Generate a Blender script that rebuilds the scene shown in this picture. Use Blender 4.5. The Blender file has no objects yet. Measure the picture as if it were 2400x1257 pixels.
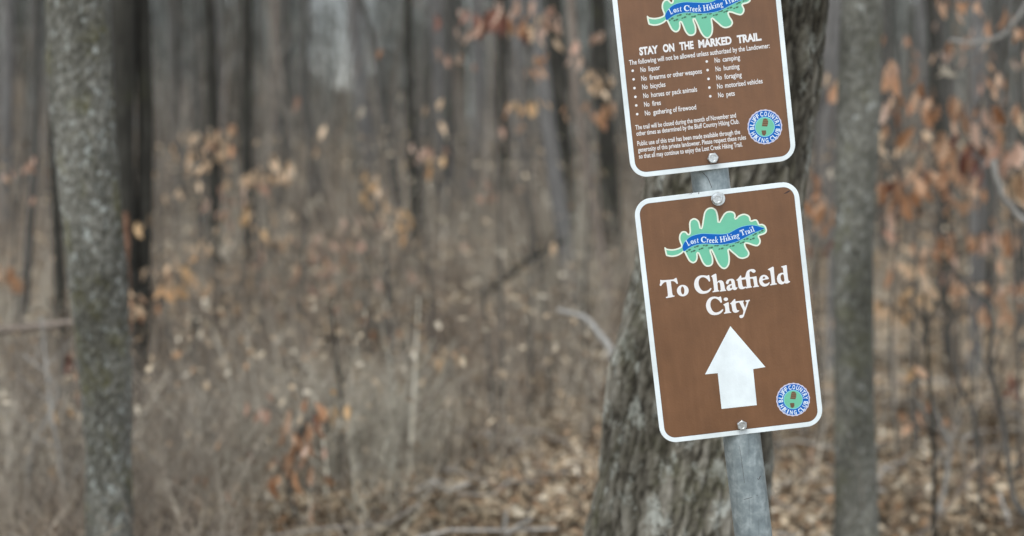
import bpy, math, random
import numpy as np
from mathutils import Matrix, Vector
from mathutils.geometry import tessellate_polygon

sc = bpy.context.scene
C = sc.collection
rnd = random.Random(7)
rng = np.random.default_rng(11)

# ------------------------------------------------------------------ camera, sky, sun, exposure
PITCH = math.radians(5)
CAM = np.array([0.0, 0.0, 1.6])
cam_d = bpy.data.cameras.new("camera")
cam = bpy.data.objects.new("camera", cam_d); C.objects.link(cam)
cam.location = CAM; cam.rotation_euler = (math.pi/2 - PITCH, 0, 0)
cam_d.lens = 50; cam_d.sensor_width = 36; cam_d.sensor_fit = 'HORIZONTAL'
cam_d.clip_start = 0.05; cam_d.clip_end = 600
cam_d.dof.use_dof = True; cam_d.dof.focus_distance = 2.62; cam_d.dof.aperture_fstop = 1.85
cam_d.dof.aperture_blades = 0
sc.camera = cam

SUN_EL, SUN_AZ = math.radians(62), math.radians(205)      # azimuth from +Y clockwise: behind the camera's left shoulder
w = bpy.data.worlds.new("World"); sc.world = w; w.use_nodes = True
nt = w.node_tree; nt.nodes.clear()
sky = nt.nodes.new('ShaderNodeTexSky'); sky.sky_type = 'NISHITA'; sky.sun_disc = False
sky.sun_elevation = SUN_EL; sky.sun_rotation = SUN_AZ; sky.air_density = 1.0; sky.dust_density = 1.0; sky.ozone_density = 1.0
hs = nt.nodes.new('ShaderNodeHueSaturation'); hs.inputs['Saturation'].default_value = 0.36
bg = nt.nodes.new('ShaderNodeBackground'); bg.inputs['Strength'].default_value = 0.15
wo = nt.nodes.new('ShaderNodeOutputWorld')
nt.links.new(sky.outputs[0], hs.inputs['Color']); nt.links.new(hs.outputs[0], bg.inputs['Color']); nt.links.new(bg.outputs[0], wo.inputs['Surface'])
sd = bpy.data.lights.new("sun", 'SUN'); sd.energy = 1.1; sd.angle = math.radians(35); sd.color = (1.0, 1.0, 0.955)
sun = bpy.data.objects.new("sun", sd); C.objects.link(sun)
sv = Vector((math.sin(SUN_AZ)*math.cos(SUN_EL), math.cos(SUN_AZ)*math.cos(SUN_EL), math.sin(SUN_EL)))
sun.rotation_euler = sv.to_track_quat('Z', 'Y').to_euler()
sc.view_settings.view_transform = 'Standard'; sc.view_settings.look = 'None'
sc.view_settings.gamma = 1; sc.view_settings.use_curve_mapping = False
sc.view_settings.exposure = 0.74
sc.cycles.use_denoising = True
sc.cycles.max_bounces = 5; sc.cycles.diffuse_bounces = 3; sc.cycles.glossy_bounces = 2; sc.cycles.transmission_bounces = 3
sc.cycles.caustics_reflective = False; sc.cycles.caustics_refractive = False

FPX = 50/36*2400
FW = np.array([0, math.cos(PITCH), -math.sin(PITCH)]); UPV = np.array([0, math.sin(PITCH), math.cos(PITCH)])
def ray(px, py):
    return np.array([1.0, 0, 0])*(px-1200)/FPX - UPV*(py-628.5)/FPX + FW
def at(px, py, Y):                                   # world point at distance Y seen at that photo pixel
    d = ray(px, py); return CAM + d*(Y/d[1])

# ------------------------------------------------------------------ helpers
def mat(name, rough=0.8):
    m = bpy.data.materials.new(name); m.use_nodes = True
    b = m.node_tree.nodes['Principled BSDF']; b.inputs['Roughness'].default_value = rough
    return m, m.node_tree, b
def plain(name, col, rough=0.5, metal=0.0, spec=0.5):
    m, n, b = mat(name, rough); b.inputs['Base Color'].default_value = (*col, 1)
    b.inputs['Metallic'].default_value = metal; b.inputs['Specular IOR Level'].default_value = spec
    return m
def ramp(n, fac, stops):
    r = n.nodes.new('ShaderNodeValToRGB'); e = r.color_ramp.elements
    while len(e) < len(stops): e.new(0.5)
    for el, (p, c) in zip(e, stops): el.position = p; el.color = (*c, 1)
    if fac is not None: n.links.new(fac, r.inputs[0])
    return r
def mapping(n, scale, coord='Object'):
    tc = n.nodes.new('ShaderNodeTexCoord'); mp = n.nodes.new('ShaderNodeMapping'); mp.inputs['Scale'].default_value = scale
    n.links.new(tc.outputs[coord], mp.inputs[0]); return mp.outputs[0]
def noise(n, vec, scale, detail=4, rough=0.55):
    t = n.nodes.new('ShaderNodeTexNoise'); t.inputs['Scale'].default_value = scale
    t.inputs['Detail'].default_value = detail; t.inputs['Roughness'].default_value = rough
    if vec is not None: n.links.new(vec, t.inputs['Vector'])
    return t.outputs['Fac']
def mix(n, fac, a, b, mode='MIX'):
    m = n.nodes.new('ShaderNodeMix'); m.data_type = 'RGBA'; m.blend_type = mode
    for s, v in ((0, fac), (6, a), (7, b)):
        if isinstance(v, (int, float)): m.inputs[s].default_value = v
        elif isinstance(v, tuple): m.inputs[s].default_value = (*v, 1)
        else: n.links.new(v, m.inputs[s])
    return m.outputs[2]

def mesh_np(name, V, Q, tint=None, bark=None, smooth=True):
    """V (n,3); Q (m,k) equal-sized faces"""
    me = bpy.data.meshes.new(name); V = np.asarray(V, np.float32); Q = np.asarray(Q, np.int32)
    me.vertices.add(len(V)); me.vertices.foreach_set('co', V.ravel())
    k = Q.shape[1]; me.loops.add(Q.size); me.loops.foreach_set('vertex_index', Q.ravel())
    me.polygons.add(len(Q)); me.polygons.foreach_set('loop_start', np.arange(0, Q.size, k, dtype=np.int32))
    me.polygons.foreach_set('loop_total', np.full(len(Q), k, np.int32))
    me.update(calc_edges=True)
    me.polygons.foreach_set('use_smooth', np.full(len(Q), smooth))
    if tint is not None:
        a = me.attributes.new('tint', 'FLOAT_COLOR', 'POINT')
        a.data.foreach_set('color', np.hstack([tint, np.ones((len(V), 1))]).astype(np.float32).ravel())
    if bark is not None:
        a = me.attributes.new('bark', 'FLOAT', 'POINT'); a.data.foreach_set('value', bark.astype(np.float32))
    return me
def add(name, me, m, parent=None, loc=None):
    o = bpy.data.objects.new(name, me); C.objects.link(o)
    if m is not None and me is not None and len(me.materials) == 0: me.materials.append(m)
    if parent is not None: o.parent = parent
    if loc is not None: o.location = loc
    return o
def tag(o, label=None, cat=None, group=None, kind=None):
    if label: o['label'] = label
    if cat: o['category'] = cat
    if group: o['group'] = group
    if kind: o['kind'] = kind
    return o
def empty(name, loc, label, cat, group=None):
    o = bpy.data.objects.new(name, None); C.objects.link(o); o.location = Vector(loc); o.empty_display_size = 0.1
    return tag(o, label, cat, group)

# lattice noise for real relief
PERM = rng.permutation(512)
def hash3(i, j, k): return PERM[(PERM[(PERM[i & 511] + j) & 511] + k) & 511]
GR = rng.normal(size=(512, 3)); GR /= np.linalg.norm(GR, axis=1)[:, None]
def perlin(P):
    I = np.floor(P).astype(np.int64); Fr = P - I; s = Fr*Fr*Fr*(Fr*(Fr*6-15)+10)
    out = np.zeros(len(P))
    for a in (0, 1):
        for b in (0, 1):
            for c in (0, 1):
                g = GR[hash3(I[:, 0]+a, I[:, 1]+b, I[:, 2]+c)]
                d = ((Fr - np.array([a, b, c]))*g).sum(1)
                out += d*np.where(a, s[:, 0], 1-s[:, 0])*np.where(b, s[:, 1], 1-s[:, 1])*np.where(c, s[:, 2], 1-s[:, 2])
    return out*1.5

def plates(P):
    """cell pattern: distance to the nearest border between plates, and a random value per plate"""
    I = np.floor(P).astype(np.int64); n = len(P); f1 = np.full(n, 9.0); f2 = np.full(n, 9.0); cid = np.zeros(n)
    for a in (-1, 0, 1):
        for b in (-1, 0, 1):
            for c in (-1, 0, 1):
                h = hash3(I[:, 0]+a, I[:, 1]+b, I[:, 2]+c); off = (GR[h]*0.5+0.5)
                d = np.sqrt((((I+np.array([a, b, c]))+off-P)**2).sum(1))
                nw = d < f1; f2 = np.where(nw, f1, np.minimum(f2, d)); cid = np.where(nw, (h*37 % 101)/101.0, cid); f1 = np.where(nw, d, f1)
    return f2-f1, cid

def tubes(P, Rr, S=3):
    """P (N,K,3) centre lines, Rr (N,K) radii -> verts, quads"""
    N, K, _ = P.shape
    T = np.gradient(P, axis=1); T /= np.linalg.norm(T, axis=2, keepdims=True)+1e-9
    ref = np.where(np.abs(T[..., 2:3]) > 0.75, np.array([1.0, 0, 0]), np.array([0, 0, 1.0]))
    A = np.cross(T, ref); A /= np.linalg.norm(A, axis=2, keepdims=True)+1e-9; B = np.cross(T, A)
    th = np.arange(S)*2*np.pi/S
    V = P[:, :, None, :] + Rr[:, :, None, None]*(A[:, :, None, :]*np.cos(th)[None, None, :, None] + B[:, :, None, :]*np.sin(th)[None, None, :, None])
    idx = np.arange(N*K*S).reshape(N, K, S)
    a = idx[:, :-1, :]; b = np.roll(idx, -1, axis=2)[:, :-1, :]; c = np.roll(idx, -1, axis=2)[:, 1:, :]; d = idx[:, 1:, :]
    return V.reshape(-1, 3), np.stack([a, b, c, d], -1).reshape(-1, 4)
def joined(parts):
    V, Q, Tn, o = [], [], [], 0
    for p in parts:
        V.append(p[0]); Q.append(p[1]+o); o += len(p[0])
        if len(p) > 2: Tn.append(p[2])
    return np.vstack(V), np.vstack(Q), (np.vstack(Tn) if Tn else None)
def spline(pts, K):
    """Catmull-Rom resample of a short polyline"""
    p = np.array(pts, float); p = np.vstack([2*p[0]-p[1], p, 2*p[-1]-p[-2]]); n = len(p)-3
    out = []
    for t in np.linspace(0, n-1e-6, K):
        i = int(t); u = t-i; a, b, c, d = p[i:i+4]
        out.append(0.5*((2*b)+(c-a)*u+(2*a-5*b+4*c-d)*u*u+(3*b-a-3*c+d)*u**3))
    return np.array(out)

# ------------------------------------------------------------------ terrain
def ground_z(x, y):
    x = np.asarray(x, float); y = np.asarray(y, float)
    t = np.clip((y-20)/75, 0, 1); rise = (t*t*(3-2*t))*10.5
    dip = 5.2*np.exp(-((x+0.116*y)/(0.032*np.abs(y)+1))**2)*np.clip((y-40)/40, 0, 1)
    bump = 0.05*np.sin(x*1.7+0.4*y)+0.04*np.sin(y*1.3-0.6*x)+0.25*np.sin(x*0.21+1)*np.clip((y-8)/20, 0, 1)
    return rise-dip+bump
def wood_colour():
    pass

# ------------------------------------------------------------------ materials
def bark_mat(name, dark, mid, light, lichen=None, lich_amt=0.5, moss=None, moss_amt=0.5, scale=1.0, has_attr=False, zdark=False):
    m, n, b = mat(name, 0.9); b.inputs['Specular IOR Level'].default_value = 0.2
    v = mapping(n, (1, 1, 0.18)); f1 = noise(n, v, 34*scale, 6, 0.65)
    if has_attr:
        at_ = n.nodes.new('ShaderNodeAttribute'); at_.attribute_name = 'bark'
        ad = n.nodes.new('ShaderNodeMath'); ad.operation = 'MULTIPLY_ADD'
        n.links.new(f1, ad.inputs[0]); ad.inputs[1].default_value = 0.55; n.links.new(at_.outputs['Fac'], ad.inputs[2])
        sb = n.nodes.new('ShaderNodeMath'); sb.operation = 'SUBTRACT'; n.links.new(ad.outputs[0], sb.inputs[0]); sb.inputs[1].default_value = 0.22
        f1 = sb.outputs[0]
        r = ramp(n, f1, [(0.12, dark), (0.5, mid), (0.95, light)])
    else:
        r = ramp(n, f1, [(0.32, dark), (0.52, mid), (0.72, light)])
    col = r.outputs[0]
    v2 = mapping(n, (1, 1, 0.75))
    if lichen:
        l = noise(n, v2, 17*scale, 5, 0.7); lr = ramp(n, l, [(0.62-0.22*lich_amt, (0, 0, 0)), (0.70-0.18*lich_amt, (1, 1, 1))])
        col = mix(n, lr.outputs[0], col, lichen)
    if moss:
        l = noise(n, v2, 4+2*scale, 6, 0.75); lr = ramp(n, l, [(0.60-0.2*moss_amt, (0, 0, 0)), (0.78-0.2*moss_amt, (0.85, 0.85, 0.85))])
        col = mix(n, lr.outputs[0], col, moss)
    if has_attr:                                     # broad weathering: darker wet streaks and paler dry areas
        wz = noise(n, mapping(n, (1, 1, 0.3)), 4.5, 4, 0.6); wr = ramp(n, wz, [(0.36, (0.58, 0.58, 0.56)), (0.6, (1.2, 1.2, 1.2))])
        col = mix(n, 1.0, col, wr.outputs[0], 'MULTIPLY')
    if zdark:                                        # bark colour darkened higher up, its edge broken by the plates
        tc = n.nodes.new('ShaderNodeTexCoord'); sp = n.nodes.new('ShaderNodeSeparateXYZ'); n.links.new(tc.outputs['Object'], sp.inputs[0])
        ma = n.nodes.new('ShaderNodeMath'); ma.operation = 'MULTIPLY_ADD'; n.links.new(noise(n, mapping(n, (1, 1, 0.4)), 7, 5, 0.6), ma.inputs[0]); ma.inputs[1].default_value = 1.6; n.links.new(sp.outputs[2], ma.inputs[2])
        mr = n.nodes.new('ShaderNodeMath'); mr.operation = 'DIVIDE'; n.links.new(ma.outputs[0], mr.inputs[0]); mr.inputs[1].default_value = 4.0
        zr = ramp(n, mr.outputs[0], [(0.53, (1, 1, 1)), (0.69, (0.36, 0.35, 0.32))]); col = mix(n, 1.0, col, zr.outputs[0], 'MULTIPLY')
    n.links.new(col, b.inputs['Base Color'])
    bp = n.nodes.new('ShaderNodeBump'); bp.inputs['Strength'].default_value = 0.7; bp.inputs['Distance'].default_value = 0.01
    n.links.new(f1, bp.inputs['Height']); n.links.new(bp.outputs[0], b.inputs['Normal'])
    return m
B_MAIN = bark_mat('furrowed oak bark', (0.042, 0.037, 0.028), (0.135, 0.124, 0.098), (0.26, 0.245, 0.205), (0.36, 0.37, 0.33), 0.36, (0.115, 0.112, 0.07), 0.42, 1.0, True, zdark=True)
B_MOSSY = bark_mat('lichen bark', (0.07, 0.069, 0.056), (0.165, 0.162, 0.138), (0.26, 0.258, 0.225), (0.42, 0.45, 0.42), 0.26, (0.155, 0.145, 0.062), 0.42, 2.2, True)
B_MOSSY2 = bark_mat('grey green lichen bark', (0.09, 0.09, 0.075), (0.17, 0.168, 0.142), (0.245, 0.243, 0.208), (0.48, 0.50, 0.47), 0.14, (0.16, 0.158, 0.10), 0.45, 2.0, True)
B_DARK = bark_mat('dark bark', (0.022, 0.021, 0.018), (0.048, 0.046, 0.038), (0.085, 0.082, 0.07), None, 0, (0.06, 0.06, 0.035), 0.3)
B_MID = bark_mat('mid grey bark', (0.05, 0.047, 0.042), (0.10, 0.096, 0.086), (0.17, 0.165, 0.15), None, 0, (0.10, 0.105, 0.06), 0.2)
B_GREY = bark_mat('pale grey bark', (0.12, 0.115, 0.108), (0.19, 0.185, 0.175), (0.28, 0.275, 0.26), None)
B_TAN = bark_mat('tan dead wood', (0.14, 0.115, 0.09), (0.24, 0.20, 0.165), (0.36, 0.31, 0.26), None)
B_PALE = bark_mat('bleached wood', (0.22, 0.21, 0.19), (0.34, 0.33, 0.30), (0.48, 0.46, 0.42), None)
B_RUST = bark_mat('rusty brown rotten wood', (0.10, 0.05, 0.03), (0.20, 0.11, 0.07), (0.28, 0.17, 0.12), None)

def tint_mat(name, rough=0.85, trans=0.0):
    m, n, b = mat(name, rough); b.inputs['Specular IOR Level'].default_value = 0.25
    a = n.nodes.new('ShaderNodeAttribute'); a.attribute_name = 'tint'
    f = noise(n, mapping(n, (1, 1, 1)), 60, 3); r = ramp(n, f, [(0.3, (0.7, 0.7, 0.7)), (0.7, (1.2, 1.2, 1.2))])
    col = mix(n, 1.0, a.outputs['Color'], r.outputs[0], 'MULTIPLY'); n.links.new(col, b.inputs['Base Color'])
    if trans:
        tl = n.nodes.new('ShaderNodeBsdfTranslucent'); n.links.new(col, tl.inputs[0])
        ms = n.nodes.new('ShaderNodeMixShader'); ms.inputs[0].default_value = trans
        out = n.nodes['Material Output']
        n.links.new(b.outputs[0], ms.inputs[1]); n.links.new(tl.outputs[0], ms.inputs[2]); n.links.new(ms.outputs[0], out.inputs[0])
    return m
M_STEM = tint_mat('dry stems'); M_LITTER = tint_mat('fallen leaves', 0.75, 0.15)

def leaf_mat(name, c0, c1, c2):
    m, n, b = mat(name, 0.55)
    oi = n.nodes.new('ShaderNodeObjectInfo'); r = ramp(n, oi.outputs['Random'], [(0, c0), (0.5, c1), (1, c2)])
    f = noise(n, mapping(n, (1, 1, 1)), 40, 4); r2 = ramp(n, f, [(0.3, (0.8, 0.76, 0.74)), (0.65, (1.2, 1.2, 1.2))])
    col = mix(n, 1.0, r.outputs[0], r2.outputs[0], 'MULTIPLY'); n.links.new(col, b.inputs['Base Color'])
    tl = n.nodes.new('ShaderNodeBsdfTranslucent'); n.links.new(col, tl.inputs[0])
    ms = n.nodes.new('ShaderNodeMixShader'); ms.inputs[0].default_value = 0.18; out = n.nodes['Material Output']
    n.links.new(b.outputs[0], ms.inputs[1]); n.links.new(tl.outputs[0], ms.inputs[2]); n.links.new(ms.outputs[0], out.inputs[0])
    return m
L_TAN = leaf_mat('tan dry leaf', (0.66, 0.46, 0.28), (0.76, 0.55, 0.35), (0.82, 0.65, 0.46))
L_RUST = leaf_mat('rust dry leaf', (0.36, 0.175, 0.085), (0.52, 0.29, 0.155), (0.70, 0.48, 0.32))
L_PINK = leaf_mat('pinkish tan dry leaf', (0.44, 0.25, 0.17), (0.60, 0.40, 0.29), (0.70, 0.52, 0.40))
L_DARK = leaf_mat('dark red brown dry leaf', (0.11, 0.035, 0.02), (0.18, 0.065, 0.035), (0.34, 0.17, 0.12))
L_PALE = leaf_mat('pale dry leaf', (0.48, 0.44, 0.34), (0.58, 0.52, 0.40), (0.62, 0.55, 0.44))
L_GOLD = leaf_mat('golden dry leaf', (0.70, 0.46, 0.23), (0.76, 0.52, 0.28), (0.60, 0.35, 0.16))

# ------------------------------------------------------------------ ground
gm, n, b = mat('forest soil', 0.95); b.inputs['Specular IOR Level'].default_value = 0.1
v = mapping(n, (1, 1, 1)); f1 = noise(n, v, 9, 8, 0.75); f2 = noise(n, v, 0.35, 4)
r1 = ramp(n, f1, [(0.35, (0.07, 0.056, 0.038)), (0.5, (0.21, 0.17, 0.12)), (0.68, (0.40, 0.33, 0.235))])
r2 = ramp(n, f2, [(0.35, (0.8, 0.82, 0.85)), (0.65, (1.1, 1.05, 1.0))])
n.links.new(mix(n, 1.0, r1.outputs[0], r2.outputs[0], 'MULTIPLY'), b.inputs['Base Color'])
bp = n.nodes.new('ShaderNodeBump'); bp.inputs['Distance'].default_value = 0.03; n.links.new(f1, bp.inputs['Height']); n.links.new(bp.outputs[0], b.inputs['Normal'])
gx = np.concatenate([np.linspace(-220, -20, 41), np.linspace(-19.5, 19.5, 79), np.linspace(20, 220, 41)])
gy = np.concatenate([np.linspace(-120, -5, 24), np.linspace(-4.5, 40, 90), np.linspace(41, 320, 94)])
X, Y = np.meshgrid(gx, gy); Z = ground_z(X, Y)
V = np.stack([X, Y, Z], -1).reshape(-1, 3); nx, ny = len(gx), len(gy)
idx = np.arange(nx*ny).reshape(ny, nx)
Q = np.stack([idx[:-1, :-1], idx[:-1, 1:], idx[1:, 1:], idx[1:, :-1]], -1).reshape(-1, 4)
g = add('ground', mesh_np('ground', V, Q), gm); tag(g, 'brown forest floor rising gently into the wood', kind='structure')

# ------------------------------------------------------------------ trunks
def trunk_mesh(name, P, Rr, S=24, amp=0.0, fx=26.0, fz=6.0, seed=0.0, detail=True):
    """P (K,3) centre line, Rr (K,) radii; amp = depth of furrows"""
    P = np.asarray(P, float); Rr = np.asarray(Rr, float)
    K = len(P); th = np.arange(S)*2*np.pi/S
    cs = np.stack([np.cos(th), np.sin(th)], -1)
    rr = np.repeat(Rr[:, None], S, 1)
    q = np.empty((K, S, 3)); q[..., 0] = cs[None, :, 0]*rr; q[..., 1] = cs[None, :, 1]*rr; q[..., 2] = P[:, None, 2]
    qq = q.reshape(-1, 3)+seed
    if amp > 0:
        wv = np.stack([perlin(qq*[9, 9, 5]+7), perlin(qq*[9, 9, 5]+31), perlin(qq*[20, 20, 9]+3)*2], -1)*0.014
        wv += np.stack([perlin(qq*[60, 60, 30]+7), perlin(qq*[60, 60, 30]+31), perlin(qq*[60, 60, 30]+3)*3], -1)*0.004
        e1, c1 = plates((qq+wv)*[fx, fx, fz]); e2, c2 = plates((qq+wv)*[fx*2.6, fx*2.6, fz*3.2]+5)
        h = np.clip(e1*2.6, 0, 1)**0.8*(0.45+0.3*c1)+np.clip(e2*2.6, 0, 1)*(0.12+0.2*c2)+0.12*perlin(qq*[90, 90, 45])
        h = np.clip(h, 0, 1)
        big = perlin(qq*[3, 3, 1.1]+50)
        rad = rr.ravel()*(1+0.08*big+0.05*perlin(qq*[8, 8, 7]+20))+amp*(h-0.6)
        bark = h
    else:
        h = np.full(K*S, 0.5); rad = rr.ravel()*(1+0.07*perlin(qq*[6, 6, 2]+9)); bark = h
    V = np.empty((K, S, 3)); rad = rad.reshape(K, S)
    V[..., 0] = P[:, None, 0]+cs[None, :, 0]*rad; V[..., 1] = P[:, None, 1]+cs[None, :, 1]*rad; V[..., 2] = P[:, None, 2]
    idx = np.arange(K*S).reshape(K, S); nb = np.roll(idx, -1, axis=1)
    Q = np.stack([idx[:-1], nb[:-1], nb[1:], idx[1:]], -1).reshape(-1, 4)
    return V.reshape(-1, 3), Q, bark

def crown_paths(top, z0, h, n, R, seed):
    """bare limbs and twigs of a leafless crown, from z0 up to z0+h around the line of the trunk"""
    r_ = random.Random(seed); limbs, lr, tw, tr = [], [], [], []
    for i in range(n):
        zt = z0+h*(0.05+0.8*i/n); a = r_.uniform(0, 6.28); L = h*(0.42-0.28*i/n)*r_.uniform(.8, 1.2)
        up = r_.uniform(0.5, 1.1); p0 = np.array([0, 0, zt]); d = np.array([math.cos(a), math.sin(a), up]); d /= np.linalg.norm(d)
        pts = [p0]; 
        for s in range(4):
            d = d+np.array([r_.uniform(-.25, .25), r_.uniform(-.25, .25), r_.uniform(-.05, .25)]); d /= np.linalg.norm(d)
            pts.append(pts[-1]+d*L/4)
        limbs.append(pts); lr.append([R*0.38*(1-0.2*s) for s in range(5)])
        for k in range(4):
            b0 = pts[1+k % 4]; e = np.array([r_.uniform(-1, 1), r_.uniform(-1, 1), r_.uniform(0, 1)]); e = e/np.linalg.norm(e)*L*0.35
            tw.append([b0, b0+e*0.5+np.array([0, 0, .05]), b0+e]); tr.append([R*0.14, R*0.1, R*0.03])
    a = tubes(np.array(limbs), np.array(lr), 5); b_ = tubes(np.array(tw), np.array(tr), 3)
    return joined([a, b_])

def make_tree(name, line_px, w_px, Yd, m, label, cat='tree', group=None, S=16, amp=0.0, top=9.0, dz=0.12, branches=7, fine=None, flare=0.25, fx=26., fz=6., seed=1.0, dy=0.0):
    """line_px: centre line in photo pixels (top to bottom); w_px widths there; Yd: metres away"""
    pts = np.array([at(px, py, Yd) for px, py in line_px]); k = np.linalg.norm(ray(1200, 628)*Yd/ray(1200, 628)[1])/FPX
    r = np.array(w_px)*Yd/FPX/2
    o = np.argsort(pts[:, 2]); pts = pts[o]; r = r[o]
    slo = (pts[1]-pts[0])/(pts[1, 2]-pts[0, 2]); shi = (pts[-1]-pts[-2])/(pts[-1, 2]-pts[-2, 2])
    gz = float(ground_z(pts[0, 0], Yd)); base = pts[0]+slo*(gz-0.15-pts[0, 2]) if pts[0, 2] > gz else None
    zs = []; z = gz-0.15
    while z < top:
        zs.append(z); z += (dz if (fine is None or fine[0] < z < fine[1]) else dz*8 if fine else dz) if z < 3.2 else 0.35
    zs = np.array(zs+[top])
    def ip(c): return np.interp(zs, pts[:, 2], c)
    P = np.stack([ip(pts[:, 0]), np.full(len(zs), Yd), zs], -1); R = ip(r)
    lo = zs < pts[0, 2]; hi = zs > pts[-1, 2]
    P[lo, 0] = pts[0, 0]+slo[0]*(zs[lo]-pts[0, 2]); 
    t = zs[hi]-pts[-1, 2]; P[hi, 0] = pts[-1, 0]+shi[0]*2.0*(1-np.exp(-t/2.0)); R[hi] = r[-1]*np.clip(1-t/(top-pts[-1, 2]+.01)*0.93, 0.05, 1)
    P[:, 1] += dy*(zs-gz)
    R = R*(1+flare*np.exp(-(zs-gz)/0.18))
    if amp == 0: P[:, 0] += 0.02*np.sin(zs*1.3+seed*5)*np.clip(R/0.1, 0.2, 1)*np.clip(np.abs(zs-2)/1.0, 0, 1)*0.5
    org = np.array([P[0, 0], P[0, 1], gz]); Pl = P-org
    V, Q, bk = trunk_mesh(name, Pl, R, S, amp, fx, fz, seed)
    root = empty(name, org, label, cat, group)
    add('trunk', mesh_np('trunk', V, Q, bark=bk), m, root)
    if branches:
        z0 = max(3.0, pts[-1, 2]+0.4)
        cv, cq, _ = crown_paths(Pl[-1], 0, top-z0, branches, max(R[len(R)//2], 0.02), int(seed*100)+7)
        j = np.clip(np.searchsorted(zs, z0+cv[:, 2].clip(0, top-z0)), 0, len(zs)-1)
        z_rel = cv[:, 2]; cv = cv.copy(); cx = np.interp(z0, zs, Pl[:, 0]); tx = Pl[-1, 0]
        cv[:, 0] += cx+(tx-cx)*np.clip(z_rel/(top-z0), 0, 1); cv[:, 1] += np.interp(z0+z_rel, zs, Pl[:, 1]); cv[:, 2] += z0-gz
        add('crown', mesh_np('crown', cv, cq), B_MID if m in (B_MAIN, B_MOSSY, B_MOSSY2) else m, root)
    return root

# the leaning oak right behind the signs
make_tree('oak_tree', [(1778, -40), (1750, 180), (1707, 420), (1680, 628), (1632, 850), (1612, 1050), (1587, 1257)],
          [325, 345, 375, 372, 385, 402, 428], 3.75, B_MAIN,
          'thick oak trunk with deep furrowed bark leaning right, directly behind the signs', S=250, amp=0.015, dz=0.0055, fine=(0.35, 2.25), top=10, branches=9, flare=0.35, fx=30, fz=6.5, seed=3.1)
# the two lichen covered trees either side
make_tree('young_hardwood_tree', [(183, 0), (190, 200), (210, 420), (228, 628), (245, 850), (255, 1050), (257, 1257)],
          [145, 142, 140, 140, 128, 108, 108], 4.9, B_MOSSY, 'straight trunk spotted with grey lichen and yellow green moss at the far left', S=90, amp=0.004, dz=0.010, top=9, branches=8, fx=48, fz=24, seed=8.2, flare=.2)
make_tree('young_hardwood_tree', [(2020, 0), (2010, 300), (1998, 628), (2002, 900), (2008, 1257)],
          [95, 98, 98, 95, 98], 5.6, B_MOSSY2, 'slim grey green trunk just right of the signs with pale lichen dots', S=70, amp=0.003, dz=0.012, top=9, branches=8, fx=48, fz=24, seed=5.6, flare=.15)

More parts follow.
